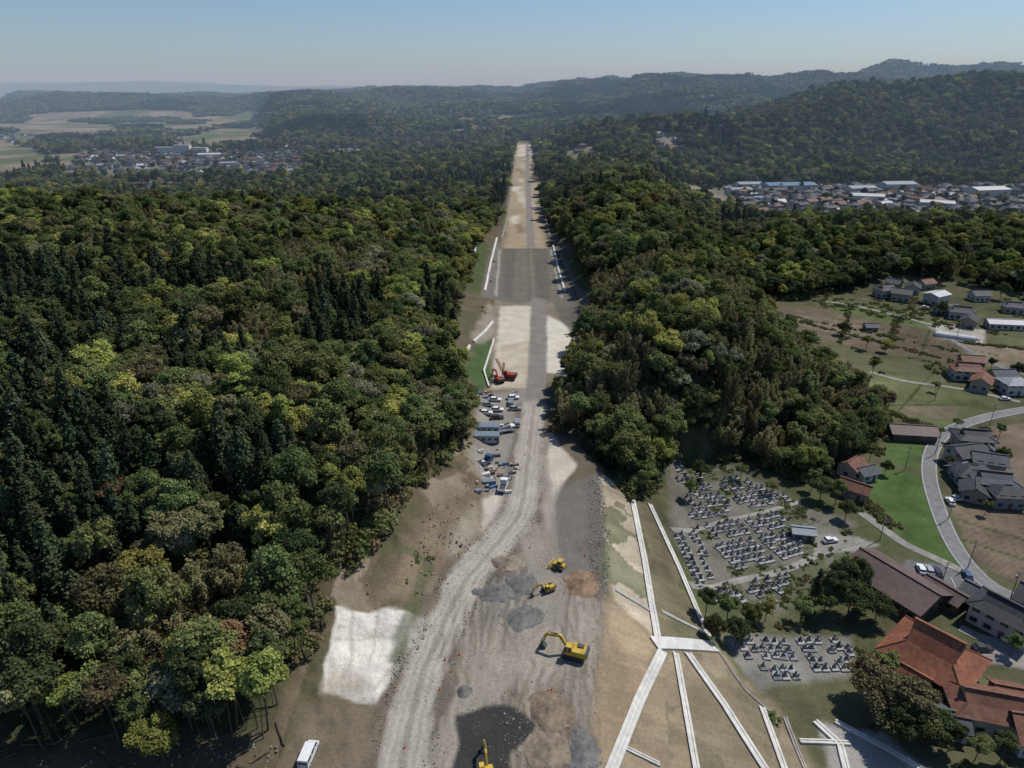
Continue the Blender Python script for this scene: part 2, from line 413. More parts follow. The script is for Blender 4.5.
# ---------------------------------------------------------------- materials library
CONC=mat('concrete',(0.54,.52,.47),.8,0,.16,.8)
CONCD=mat('concrete_weathered',(0.32,.30,.265),.85,0,.18,.8)
GLASS=mat('window_glass',(0.03,.04,.05),.1,0,.1,1,.6)
TYRE=mat('tyre_rubber',(0.03,.03,.03),.8)
STEEL=mat('dark_steel',(0.07,.07,.07),.5)
YEL=mat('yellow_machine_paint',(0.50,.34,.05),.5,0,.25,2)
RED=mat('red_machine_paint',(0.36,.05,.035),.5,0,.2,2)
BARK=mat('bark',(0.095,.078,.058),.9,0,.3,3)
WHITE=mat('white_paint',(0.72,.72,.70),.35,0,.05,1,.5)
ASPHM=mat('asphalt',(0.17,.168,.16),.85,0,.18,.6)
LINE=mat('road_marking_paint',(0.6,.6,.58),.6,0,.1,3)

# ---------------------------------------------------------------- ribbons draped on the ground
def resample(pts,step):
    o=[pts[0]]
    for a,b in zip(pts[:-1],pts[1:]):
        L=math.dist(a,b);n=max(1,int(L/step))
        for i in range(1,n+1): o.append((a[0]+(b[0]-a[0])*i/n,a[1]+(b[1]-a[1])*i/n))
    return o
def smooth(pts,it=2):
    for _ in range(it):
        n=[pts[0]]
        for a,b in zip(pts[:-1],pts[1:]):
            n+=[(a[0]*.75+b[0]*.25,a[1]*.75+b[1]*.25),(a[0]*.25+b[0]*.75,a[1]*.25+b[1]*.75)]
        n.append(pts[-1]);pts=n
    return pts
def ribbon(name,pts,prof,mt,px=True,step=2.0,curve=False,flat=False):
    if px: pts=PP(pts)
    if curve: pts=smooth(pts)
    pts=resample(pts,step);vs=[];n=len(prof)
    for i,p in enumerate(pts):
        a=pts[max(0,i-1)];b=pts[min(len(pts)-1,i+1)]
        d=math.hypot(b[0]-a[0],b[1]-a[1])+1e-9;nx,ny=(b[1]-a[1])/d,-(b[0]-a[0])/d
        hc=float(H(p[0],p[1]))
        for o,dz in prof:
            X_,Y_=p[0]+nx*o,p[1]+ny*o
            vs.append((X_,Y_,(hc if flat else float(H(X_,Y_)))+dz))
    fs=[(i*n+j,i*n+j+1,(i+1)*n+j+1,(i+1)*n+j) for i in range(len(pts)-1) for j in range(n-1)]
    fs+=[tuple(range(n)),tuple(range(len(vs)-1,len(vs)-n-1,-1))] if n>3 else []
    mb=MB();mb.add(vs,fs,mt);return mb.obj(name)
def channel(w,h=.45):
    return [(-w/2,-.6),(-w/2,h),(-w*.17,h),(-w*.12,h-.18),(w*.12,h-.18),(w*.17,h),(w/2,h),(w/2,-.6)]
def slab(w,h): return [(-w/2,-.6),(-w/2,h),(w/2,h),(w/2,-.6)]
D='drainage_channel'
ribbon(D,[(632,497),(645,562),(658,640)],channel(1.6),CONC)
ribbon(D,[(650,505),(680,570),(709,637)],channel(1.4),CONC)
ribbon(D,[(616,590),(652,612)],channel(.8,.3),CONC)
ribbon(D,[(662,612),(704,633)],channel(.8,.3),CONC)
ribbon('berm_path',[(654,644),(715,648)],slab(3.0,.5),CONC)
ribbon(D,[(663,652),(640,700),(606,785)],channel(1.9),CONC)
ribbon(D,[(676,654),(700,790)],channel(1.3),CONC)
ribbon(D,[(688,654),(724,705),(775,785)],channel(1.8),CONC)
ribbon(D,[(762,708),(790,785)],channel(1.4),CONC)
ribbon(D,[(785,718),(812,785)],channel(.8,.3),CONCD)
ribbon(D,[(716,648),(745,690),(770,712)],channel(.6,.25),CONCD)
ribbon(D,[(815,722),(840,745),(850,785)],channel(1.4),CONC)
ribbon(D,[(835,722),(885,748),(930,775)],channel(1.1),CONC)
ribbon(D,[(800,742),(850,744)],channel(1.0),CONC)
ribbon(D,[(625,748),(660,765)],channel(.8,.3),CONC)
ribbon(D,[(497,238),(491,262),(485,291)],slab(1.1,.6),CONC)
ribbon(D,[(553,245),(558,268),(565,292)],slab(1.1,.6),CONC)
ribbon(D,[(493,322),(486,331),(474,342)],slab(.9,.6),CONC)
ribbon(D,[(470,346),(463,357),(459,369)],slab(.9,.6),CONC)
ribbon(D,[(438,336),(433,345)],slab(.9,.6),CONCD)
ribbon(D,[(476,246),(473,262)],slab(1.0,.6),CONC)
ribbon(D,[(512,190),(508,215),(502,238)],slab(.6,.5),CONCD)
ribbon(D,[(541,190),(545,215),(550,238)],slab(.6,.5),CONCD)
ribbon('concrete_wall',[(489,388),(484,372),(494,340)],slab(.6,.9),CONC)
ribbon('concrete_wall',[(578,340),(575,376)],slab(.6,.7),CONC)
road=[(-2.4,.10),(0,.14),(2.4,.10)]
R1=[(1060,405),(1010,412),(975,420),(945,432),(931,450),(928,475),(938,510),(953,545),(975,575),(1005,596),(1045,606)]
ribbon('road',R1,road,ASPHM,curve=True)
ribbon('road_edge_line',R1,[(2.0,.155),(2.12,.155)],LINE,curve=True)
ribbon('road_edge_line',R1,[(-2.12,.155),(-2.0,.155)],LINE,curve=True)
PATH=mat('pale_path',(0.25,.235,.205),.9,0,.25,.5)
p2=[(-1.4,.09),(0,.12),(1.4,.09)]
ribbon('path',[(860,512),(885,530),(905,545),(935,558),(972,576)],p2,PATH,curve=True)
ribbon('path',[(690,585),(740,580),(790,570),(820,553),(862,540)],[(-1.1,.09),(0,.12),(1.1,.09)],PATH,curve=True)
ribbon('path',[(672,530),(715,522),(765,512),(800,502)],[(-.8,.09),(0,.12),(.8,.09)],PATH,curve=True)
ribbon('path',[(960,628),(985,640),(1050,655)],p2,PATH,curve=True)
ribbon('road',[(928,326),(960,345),(1000,368),(1040,378)],p2,ASPHM,curve=True)
ribbon('road',[(870,372),(905,382),(960,388),(1020,402)],[(-1.2,.09),(0,.12),(1.2,.09)],PATH,curve=True)
ribbon('road',[(745,300),(830,300),(900,316),(935,326)],[(-1.2,.12),(0,.14),(1.2,.12)],PATH,curve=True)

# ---------------------------------------------------------------- trees
LEAFCOL={'dark':(0.075,.105,.040),'mid':(0.130,.168,.052),'bright':(0.25,.285,.062),'olive':(0.17,.165,.068),'pale':(0.24,.255,.145),'russet':(0.19,.115,.055),
 'cedar':(0.050,.072,.034),'cedar2':(0.070,.095,.043),'bamboo':(0.235,.23,.095)}
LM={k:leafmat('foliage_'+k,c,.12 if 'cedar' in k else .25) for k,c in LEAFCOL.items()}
def unit(v): return v/np.maximum(np.linalg.norm(v,axis=-1,keepdims=True),1e-9)
def quads(cen,nor,size,asp=1.0):
    n=len(cen);r=unit(rng.normal(size=(n,3)))
    t=unit(np.cross(nor,r));bt=np.cross(nor,t)
    s=np.asarray(size).reshape(-1,1)*.5
    a=t*s*asp;b_=bt*s
    return np.stack([cen-a-b_*.6,cen+a-b_,cen+a*.8+b_,cen-a+b_*.9],1)
def tubes(segs,n=6):
    V=[];Fc=[]
    for p0,p1,r0,r1 in segs:
        p0=np.array(p0,float);p1=np.array(p1,float);d=unit(p1-p0)
        a=unit(np.cross(d,[.3,.5,.1]));b_=np.cross(d,a);o=len(V)
        for p,r in((p0,r0),(p1,r1)):
            for i in range(n):
                t=2*math.pi*i/n;V.append(p+a*r*math.cos(t)+b_*r*math.sin(t))
        Fc+=[(o+i,o+(i+1)%n,o+n+(i+1)%n,o+n+i) for i in range(n)]
    return np.array(V),np.array(Fc)
def treemesh(name,groups,segs):
    vs=[];fs=[];mi=[];sh=[];mats=[];o=0
    if segs:
        V,Fc=tubes(segs);vs.append(V);fs.append(Fc);mats.append(BARK);mi+= [0]*len(Fc);sh+=[.5]*len(Fc);o=len(V)
    for qd,s,mt in groups:
        if mt not in mats: mats.append(mt)
        n=len(qd);vs.append(qd.reshape(-1,3));fs.append(np.arange(n*4).reshape(n,4)+o);o+=n*4
        mi+=[mats.index(mt)]*n;sh+=list(s)
    V=np.concatenate(vs);Fc=np.concatenate(fs)
    me=bpy.data.meshes.new(name);me.vertices.add(len(V));me.vertices.foreach_set('co',V.astype(np.float32).ravel())
    nf=len(Fc);me.loops.add(nf*4);me.loops.foreach_set('vertex_index',Fc.ravel().astype(np.int32))
    me.polygons.add(nf);me.polygons.foreach_set('loop_start',(np.arange(nf)*4).astype(np.int32))
    for m_ in mats: me.materials.append(m_)
    me.polygons.foreach_set('material_index',np.array(mi,np.int32))
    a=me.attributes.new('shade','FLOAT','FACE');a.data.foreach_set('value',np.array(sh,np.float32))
    me.update(calc_edges=True);return me
def broadleaf(Ht=13,R=4.2,nl=20,per=330,leaf=.38,base=.42,tr=1.0,extra=0):
    cz=Ht*(base+1)/2;rz=Ht*(1-base)/2
    cs=[];
    for i in range(nl):
        d=unit(rng.normal(size=3));d[2]=abs(d[2])*1.1-.35;d=unit(d)
        k=rng.uniform(.5,.95);rr=rng.uniform(.18,.38)*R
        cs.append((np.array([d[0]*R*k,d[1]*R*k,cz+d[2]*rz*k]),rr))
    cs.append((np.array([0,0,cz]),R*.5))
    Q=[];S=[]
    for c,rr in cs:
        n=int(per*(rr/(.34*R))**2)+40
        d=unit(rng.normal(size=(n,3)));d[:,2]=np.where(d[:,2]<-.45,-d[:,2],d[:,2])
        k=rng.uniform(.62,1.12,size=(n,1))+ (rng.random((n,1))<.18)*.32
        p=c+d*rr*k*np.array([1,1,.85])
        nor=unit(d*.7+rng.normal(size=(n,3))*.5+np.array([0,0,.3]))
        Q.append(quads(p,nor,rng.uniform(.5,1.25,n)*leaf))
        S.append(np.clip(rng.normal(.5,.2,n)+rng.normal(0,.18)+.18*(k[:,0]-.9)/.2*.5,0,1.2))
    lean=rng.normal(size=2)*.5
    segs=[((0,0,-1.5),(lean[0]*.5,lean[1]*.5,Ht*.3),.24*tr,.19*tr),((lean[0]*.5,lean[1]*.5,Ht*.3),(0,0,cz),.19*tr,.12*tr)]
    for c,rr in cs[:9]: segs.append(((lean[0]*.4,lean[1]*.4,Ht*.33+rng.random()*2+(Ht*(base-.42))),tuple(c),.11,.04))
    for i in range(extra):
        a=rng.normal(size=2)*1.4;l=rng.normal(size=2)*1.2;hh=Ht*rng.uniform(.55,.8);segs.append(((a[0],a[1],-1),(a[0]+l[0],a[1]+l[1],hh),.11,.05))
    return np.concatenate(Q),np.concatenate(S),segs
def cedar(Ht=18,R=2.5,nb=170,per=22,leaf=.42):
    Q=[];S=[]
    for i in range(nb):
        t=(i+rng.random())/nb;zt=Ht*(.22+.78*t);r=R*(1-t)**.62*rng.uniform(.6,1.15)+.15
        a=rng.random()*6.283;dirv=np.array([math.cos(a),math.sin(a),-.18])
        n=max(5,int(per*(r/R+.25)))
        u=rng.random((n,1))**.6
        p=np.array([0,0,zt])+dirv*r*u+rng.normal(size=(n,3))*np.array([.25,.25,.25])*(.5+r/R)
        nor=unit(np.array([dirv[0]*.6,dirv[1]*.6,.8])+rng.normal(size=(n,3))*.5)
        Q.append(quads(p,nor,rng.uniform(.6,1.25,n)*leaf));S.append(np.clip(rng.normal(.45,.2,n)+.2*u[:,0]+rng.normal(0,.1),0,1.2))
    segs=[((0,0,-1.5),(0,0,Ht*.5),.25,.16),((0,0,Ht*.5),(0,0,Ht*.97),.16,.03)]
    return np.concatenate(Q),np.concatenate(S),segs
def bamboo():
    Q=[];S=[];segs=[]
    for i in range(11):
        bx,by=rng.normal(size=2)*1.5;a=rng.random()*6.283;Ht=rng.uniform(9,13);lean=rng.uniform(1.,3)
        for k in range(26):
            t=.35+.65*k/26
            c=np.array([bx+math.cos(a)*lean*t*t,by+math.sin(a)*lean*t*t,Ht*(t-.12*t**4)])
            n=16;rr=.75*(1-t)**.4*1.2+.12
            p=c+rng.normal(size=(n,3))*np.array([rr,rr,.3])*.6
            nor=unit(rng.normal(size=(n,3))+np.array([0,0,.7]))
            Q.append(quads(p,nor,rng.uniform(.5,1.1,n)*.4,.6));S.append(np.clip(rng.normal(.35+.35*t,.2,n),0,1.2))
        segs.append(((bx,by,-1),(bx+math.cos(a)*lean*.5,by+math.sin(a)*lean*.5,Ht*.7),.06,.04))
    return np.concatenate(Q),np.concatenate(S),segs
def bush(R=1.3):
    Q=[];S=[]
    for i in range(8):
        c=np.array([*(rng.normal(size=2)*R*.7),R*.12+rng.random()*.4]);n=80;d=unit(rng.normal(size=(n,3)));d[:,2]=abs(d[:,2])
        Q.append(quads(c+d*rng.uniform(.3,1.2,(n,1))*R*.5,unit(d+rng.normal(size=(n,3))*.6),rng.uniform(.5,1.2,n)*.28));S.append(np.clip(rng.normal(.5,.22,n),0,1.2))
    return np.concatenate(Q),np.concatenate(S),[((0,0,-.5),(0,0,R*.5),.06,.03)]
def grove(mats,conif=False):
    gs=[]
    for i in range(15):
        cx,cy=rng.uniform(-14,14,2);Rr=rng.uniform(3.2,5.4);n=200
        if conif and rng.random()<.75:
            t=rng.random(n);a=rng.random(n)*6.283;rr=3.2*(1-t)**.7*rng.uniform(.6,1.1,n)
            p=np.stack([cx+rr*np.cos(a),cy+rr*np.sin(a),2+12*t],1);d=unit(np.stack([np.cos(a),np.sin(a),.7+0*a],1));sz=1.15
        else:
            d=unit(rng.normal(size=(n,3)));d[:,2]=abs(d[:,2])*1.2-.25;d=unit(d)
            p=np.array([cx,cy,6+rng.random()*3.5])+d*Rr*rng.uniform(.75,1.1,(n,1))*np.array([1,1,.9])+unit(rng.normal(size=(n,3)))*.6;sz=1.4
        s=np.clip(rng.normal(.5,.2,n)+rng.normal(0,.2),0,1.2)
        gs.append((quads(p,unit(d+rng.normal(size=(n,3))*.5),rng.uniform(.6,1.3,n)*sz),s,random.choice(mats)))
    return gs
PROTO=bpy.data.collections.new('tree_library')
kinds=[];kidx={}
def addproto(key,me,sp):
    nm='tree_%02d_%s'%(len(kinds),sp);o=bpy.data.objects.new(nm,me);PROTO.objects.link(o)
    kidx.setdefault(key,[]).append(len(kinds));kinds.append((key,me,sp))
for k in ('dark','mid','bright','olive','pale','russet'):
    for j in range(4 if k in('dark','mid') else 3 if k=='bright' else 2):
        Q,S,sg=broadleaf(rng.uniform(10.5,15),rng.uniform(3.3,5.0),int(rng.integers(20,34)),base=rng.uniform(.36,.52))
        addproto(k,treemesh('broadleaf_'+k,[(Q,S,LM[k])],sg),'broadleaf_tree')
for k in ('mid','olive','bright','dark'):
    Q,S,sg=broadleaf(15,rng.uniform(3.0,3.8),22,base=.54,tr=.85,extra=2)
    addproto('edge',treemesh('edge_broadleaf_'+k,[(Q,S,LM[k])],sg),'broadleaf_tree')
for k in ('cedar','cedar2'):
    for j in range(2):
        Q,S,sg=cedar(rng.uniform(14,18),rng.uniform(2.5,3.3));addproto('cedar',treemesh('cedar',[(Q,S,LM[k])],sg),'cedar_tree')
for j in range(2):
    Q,S,sg=bamboo();addproto('bamboo',treemesh('bamboo',[(Q,S,LM['bamboo'])],sg),'bamboo_clump')
for k in('mid','olive'):
    Q,S,sg=bush();addproto('bush',treemesh('bush',[(Q,S,LM[k])],sg),'shrub')
for j in range(3): addproto('gb',treemesh('grove_b',grove([LM['mid'],LM['dark'],LM['mid'],LM['olive'],LM['bright'],LM['mid']]),None),'grove')
for j in range(2): addproto('gc',treemesh('grove_c',grove([LM['cedar'],LM['dark'],LM['cedar2']],True),None),'grove')
print('protos',time.time()-T0)

pts=[];kk=[];sc=[]
def jgrid(y0,y1,sp,xlim=.86,add=75):
    ys=np.arange(y0,y1,sp);A=[];B=[]
    for yv in ys:
        w=xlim*yv+add;xs=np.arange(-w,w,sp)
        A.append(xs+rng.uniform(-.5,.5,len(xs))*sp);B.append(yv+rng.uniform(-.5,.5,len(xs))*sp)
    return np.concatenate(A),np.concatenate(B)
def species(xs,ys):
    n1=fbm(xs,ys,55,2,201);n2=fbm(xs,ys,30,2,207);n3=fbm(xs,ys,22,2,211);r=rng.random(len(xs));out=[]
    xt=XTL(ys)
    for i in range(len(xs)):
        X_,Y_=xs[i],ys[i]
        if X_<0 and (Y_<87 or (Y_<150 and X_>xt[i]-5)) and r[i]<.7: out.append(random.choice(kidx['edge']));continue
        ced=n1[i]+(.34 if (X_<-50 and 125<Y_<270) else 0)+(.25 if (X_<-80 and 95<Y_<200) else 0)+(-.5 if Y_<115 and X_>-75 else 0)+(-.25 if X_>20 else 0)+(-.12 if Y_>270 else 0)
        bam=n2[i]+(.25 if (X_>35 and 190<Y_<330) else 0)+(.2 if (X_<-40 and 300<Y_<520) else 0)
        if ced>.20: k='cedar' if r[i]<.84 else 'mid'
        elif bam>.36: k='bamboo' if r[i]<.85 else 'mid'
        else:
            q_=np.clip(r[i]+.28*n3[i],0,.999);k='dark' if q_<.19 else 'mid' if q_<.50 else 'olive' if q_<.64 else 'bright' if q_<.86 else 'pale' if q_<.965 else 'russet' if q_<.971 else 'mid'
        out.append(random.choice(kidx[k]))
    return np.array(out)
singles=[]
for (y0,y1,sp,s0,s1) in ((78,360,4.6,.55,1.15),(360,800,6.3,.65,1.3),(800,1600,8.7,.75,1.4)):
    xs,ys=jgrid(y0,y1,sp)
    k=~clearmask(xs,ys)
    xs,ys=xs[k],ys[k];sp_=species(xs,ys);s_=rng.uniform(s0,s1,len(xs));zs=H(xs,ys)-.2
    for i in range(len(xs)):
        if kinds[sp_[i]][0]=='edge': s_[i]=rng.uniform(.75,1.1)
        if ys[i]<150 and -130<xs[i]<0: singles.append((xs[i],ys[i],zs[i],sp_[i],s_[i]))
        else: pts.append((xs[i],ys[i],zs[i]));kk.append(sp_[i]);sc.append(s_[i])
xs,ys=jgrid(1600,5200,23,.82,60)
k=~clearmask(xs,ys)&(H(xs,ys)>-19);xs,ys=xs[k],ys[k];zs=H(xs,ys)-2;cn=fbm(xs,ys,200,2,301)
for i in range(len(xs)):
    pts.append((xs[i],ys[i],zs[i]));kk.append(random.choice(kidx['gc' if cn[i]>.25 else 'gb']));sc.append(rng.uniform(.9,1.25))
# understory shrubs and margins
xs=rng.uniform(-45,-8,700);ys=rng.uniform(70,420,700)
k=(xs<XL(ys)-3)&(xs>XTL(ys)-2)&((fbm(xs,ys,12,2,401)>.38)|(xs<XTL(ys)+2.5))
xs,ys=xs[k],ys[k];nbank=len(xs)
x3=rng.uniform(-260,260,15000);y3=rng.uniform(95,420,15000);k=~clearmask(x3,y3)&(np.abs(x3)<.8*y3+40)
x3,y3=x3[k],y3[k]
x2=rng.uniform(30,400,9000);y2=rng.uniform(70,430,9000)
k=inpoly(x2,y2,VALLEY)&(x2>XR(y2)+34)&(fbm(x2,y2,16,3,402)>.20)
FREE=[PP(p) for p in ([(862,465),(930,440),(985,425),(1050,415),(1060,620),(905,620),(900,550),(860,520)],[(820,368),(1010,395),(985,415),(935,436),(883,412)],[(760,303),(1030,340),(1030,375),(800,340)],[(668,452),(850,520),(850,550),(800,610),(690,610)],[(725,636),(852,636),(852,680),(740,690)],[(870,620),(1060,620),(1060,760),(900,760)],[(815,530),(1000,540),(1000,610),(860,600)],[(820,720),(930,735),(960,790),(820,790)])]
for p in FREE: k&=~inpoly(x2,y2,p)
x4=rng.uniform(40,115,1400);y4=rng.uniform(118,205,1400)
cem=PP([(668,452),(705,452),(745,470),(790,500),(855,520),(850,550),(800,610),(720,610),(690,560),(668,520)])
k4=inpoly(x4,y4,cem)&(fbm(x4,y4,9,3,62)>.15);x4,y4=x4[k4],y4[k4]
hx=[];hy=[]
for (a,b) in (((770,312),(960,352)),((800,322),(940,358)),((825,372),(885,410)),((885,410),(935,430)),((745,304),(820,345)),((865,500),(890,525)),((985,428),(1005,495)),((960,342),(1030,350)),((850,308),(840,345)),((900,318),(885,350))):
    A_,B_=P(*a),P(*b)
    for t in np.arange(0,1,.025): hx.append(A_[0]+(B_[0]-A_[0])*t+random.gauss(0,.8));hy.append(A_[1]+(B_[1]-A_[1])*t+random.gauss(0,.8))
xs=np.concatenate([xs,x2[k],x4,x3,np.array(hx)]);ys=np.concatenate([ys,y2[k],y4,y3,np.array(hy)]);hs_=H(xs,ys)
ss_=rng.uniform(.35,1.1,len(xs));big=~clearmask(xs,ys);ss_=np.where(big,ss_*2.2,ss_);ss_[:nbank]*=.55
ncem=nbank+int(k.sum());ss_[ncem:ncem+len(x4)]*=.6
for i in range(len(xs)):
    pts.append((xs[i],ys[i],float(hs_[i])-.1));kk.append(random.choice(kidx['bush']));sc.append(ss_[i])
def gnforest(name,pts,kk,sc):
    n=len(pts);me=bpy.data.meshes.new(name);me.vertices.add(n);me.vertices.foreach_set('co',np.array(pts,np.float32).ravel())
    a=me.attributes.new('kind','INT','POINT');a.data.foreach_set('value',np.array(kk,np.int32))
    a=me.attributes.new('scl','FLOAT_VECTOR','POINT');s=np.array(sc,np.float32)
    a.data.foreach_set('vector',np.stack([s*rng.uniform(.85,1.2,n),s*rng.uniform(.85,1.2,n),s*rng.uniform(.8,1.15,n)],1).astype(np.float32).ravel())
    a=me.attributes.new('rot','FLOAT_VECTOR','POINT')
    a.data.foreach_set('vector',np.stack([rng.normal(0,.05,n),rng.normal(0,.05,n),rng.uniform(0,6.283,n)],1).astype(np.float32).ravel())
    ob=bpy.data.objects.new(name,me);COL.objects.link(ob)
    ng=bpy.data.node_groups.new(name+'_scatter','GeometryNodeTree')
    ng.interface.new_socket('Geometry',in_out='INPUT',socket_type='NodeSocketGeometry');ng.interface.new_socket('Geometry',in_out='OUTPUT',socket_type='NodeSocketGeometry')
    gi=ng.nodes.new('NodeGroupInput');go=ng.nodes.new('NodeGroupOutput');ip=ng.nodes.new('GeometryNodeInstanceOnPoints')
    ci=ng.nodes.new('GeometryNodeCollectionInfo');ci.inputs['Collection'].default_value=PROTO;ci.inputs['Separate Children'].default_value=True;ci.inputs['Reset Children'].default_value=True
    def na(nm,dt):
        q_=ng.nodes.new('GeometryNodeInputNamedAttribute');q_.data_type=dt;q_.inputs['Name'].default_value=nm;return q_.outputs[0]
    L=ng.links.new
    L(gi.outputs[0],ip.inputs['Points']);L(ci.outputs[0],ip.inputs['Instance']);ip.inputs['Pick Instance'].default_value=True
    L(na('kind','INT'),ip.inputs['Instance Index']);e=ng.nodes.new('FunctionNodeEulerToRotation');L(na('rot','FLOAT_VECTOR'),e.inputs[0]);L(e.outputs[0],ip.inputs['Rotation'])
    L(na('scl','FLOAT_VECTOR'),ip.inputs['Scale']);L(ip.outputs[0],go.inputs[0])
    md=ob.modifiers.new('scatter','NODES');md.node_group=ng
gnforest('forest',pts,kk,sc)
for (X_,Y_,Z_,kd,s) in singles:
    o=put(kinds[kd][2],kinds[kd][1],(X_,Y_,Z_),random.random()*6.28,(s*random.uniform(.9,1.1),s*random.uniform(.9,1.1),s*random.uniform(.95,1.2)))
    o.rotation_euler[0]=random.gauss(0,.05);o.rotation_euler[1]=random.gauss(0,.05)
print('trees',len(pts),len(singles),time.time()-T0)
def tree(u,v,key,s=1,j=0):
    kd=kidx[key][j%len(kidx[key])];p=P(u,v);put(kinds[kd][2],kinds[kd][1],(p[0],p[1],p[2]-.2),random.random()*6.28,s)
for u,v,k,s in [(705,618,'dark',.6),(725,628,'mid',.75),(748,635,'mid',.7),(765,622,'bright',.5),(712,640,'dark',.5),(735,645,'dark',.55),
  (815,600,'cedar',.6),(830,610,'dark',.8),(848,615,'dark',.85),(862,610,'cedar',.6),(875,622,'dark',.7),(822,620,'mid',.6),(840,590,'dark',.7),(855,588,'dark',.65),(800,622,'mid',.5),
  (868,700,'olive',.9),(885,725,'olive',1.0),(903,735,'olive',.95),(925,738,'dark',.7),(876,690,'mid',.8),(912,742,'olive',.8),(895,745,'dark',.8),
  (700,480,'dark',.6),(690,500,'mid',.5),(740,480,'mid',.45),(770,495,'mid',.4),(820,500,'dark',.7),(835,505,'mid',.6),(812,490,'mid',.6),(845,520,'dark',.5),
  (866,350,'mid',.6),(885,352,'bright',.5),(872,375,'mid',.6),(842,335,'dark',.6),(1000,300,'dark',.8),(905,300,'mid',.6),(1015,380,'dark',.6),(940,315,'dark',.6),
  (975,760,'mid',.5),(950,750,'dark',.5),(940,755,'mid',.4),(1000,762,'dark',.5),(1010,655,'mid',.4),(655,480,'dark',.7),(660,470,'dark',.8),(668,465,'mid',.7),
  (680,440,'mid',.9),(690,430,'dark',.9),(700,436,'olive',.8),(715,445,'bamboo',.8),(730,448,'bamboo',.8),(750,455,'bamboo',.8),(672,425,'mid',.9),(685,415,'dark',.9),(700,418,'mid',.8),(662,445,'bright',.8),(668,405,'dark',.9),(712,430,'mid',.8),
  (865,445,'dark',.8),(872,438,'mid',.8),(850,455,'dark',.8),(835,462,'mid',.7),(870,460,'mid',.5),(885,475,'dark',.4),(238,690,'russet',1.1),(222,680,'russet',.8),(120,520,'russet',.8),
  (810,470,'dark',.8),(822,478,'mid',.7),(795,470,'dark',.8),(780,470,'mid',.7),(955,430,'mid',.4),(998,440,'mid',.5),(1000,465,'dark',.5),(948,470,'mid',.4),(985,515,'mid',.4),(990,372,'dark',.5),(948,372,'mid',.5),(935,392,'mid',.4)]:
    tree(u,v,k,s,random.randrange(3))

# ---------------------------------------------------------------- buildings
ROOFS={'grey':mat('grey_tiles',(0.085,.09,.095),.7,0,.2,1,.2,stripes=1.2),'black':mat('black_tiles',(0.045,.047,.052),.65,0,.2,1,.25,stripes=1.2),
 'orange':mat('orange_tiles',(0.24,.095,.052),.65,0,.28,1,.2,stripes=1.2),'brown':mat('brown_metal_roof',(0.12,.082,.07),.6,0,.18,.8,.25,stripes=1.0),
 'redbrown':mat('redbrown_tiles',(0.17,.08,.052),.65,0,.28,1,.2,stripes=1.2),'blue':mat('blue_metal_roof',(0.09,.17,.25),.6,0,.12,.8),'white':mat('white_metal_roof',(0.48,.48,.46),.6,0,.1,.8),
 'silver':mat('silver_metal_roof',(0.25,.27,.29),.6,0,.12,.8)}
WALLS=[mat('cream_plaster',(0.36,.33,.28),.85),mat('white_plaster',(0.46,.45,.42),.85),mat('beige_siding',(0.27,.235,.19),.85),mat('grey_siding',(0.23,.23,.22),.85),mat('timber_wall',(0.13,.095,.07),.85)]
FRAME=mat('window_frame',(0.25,.25,.25),.5);DOOR=mat('door_wood',(0.12,.08,.05),.6)
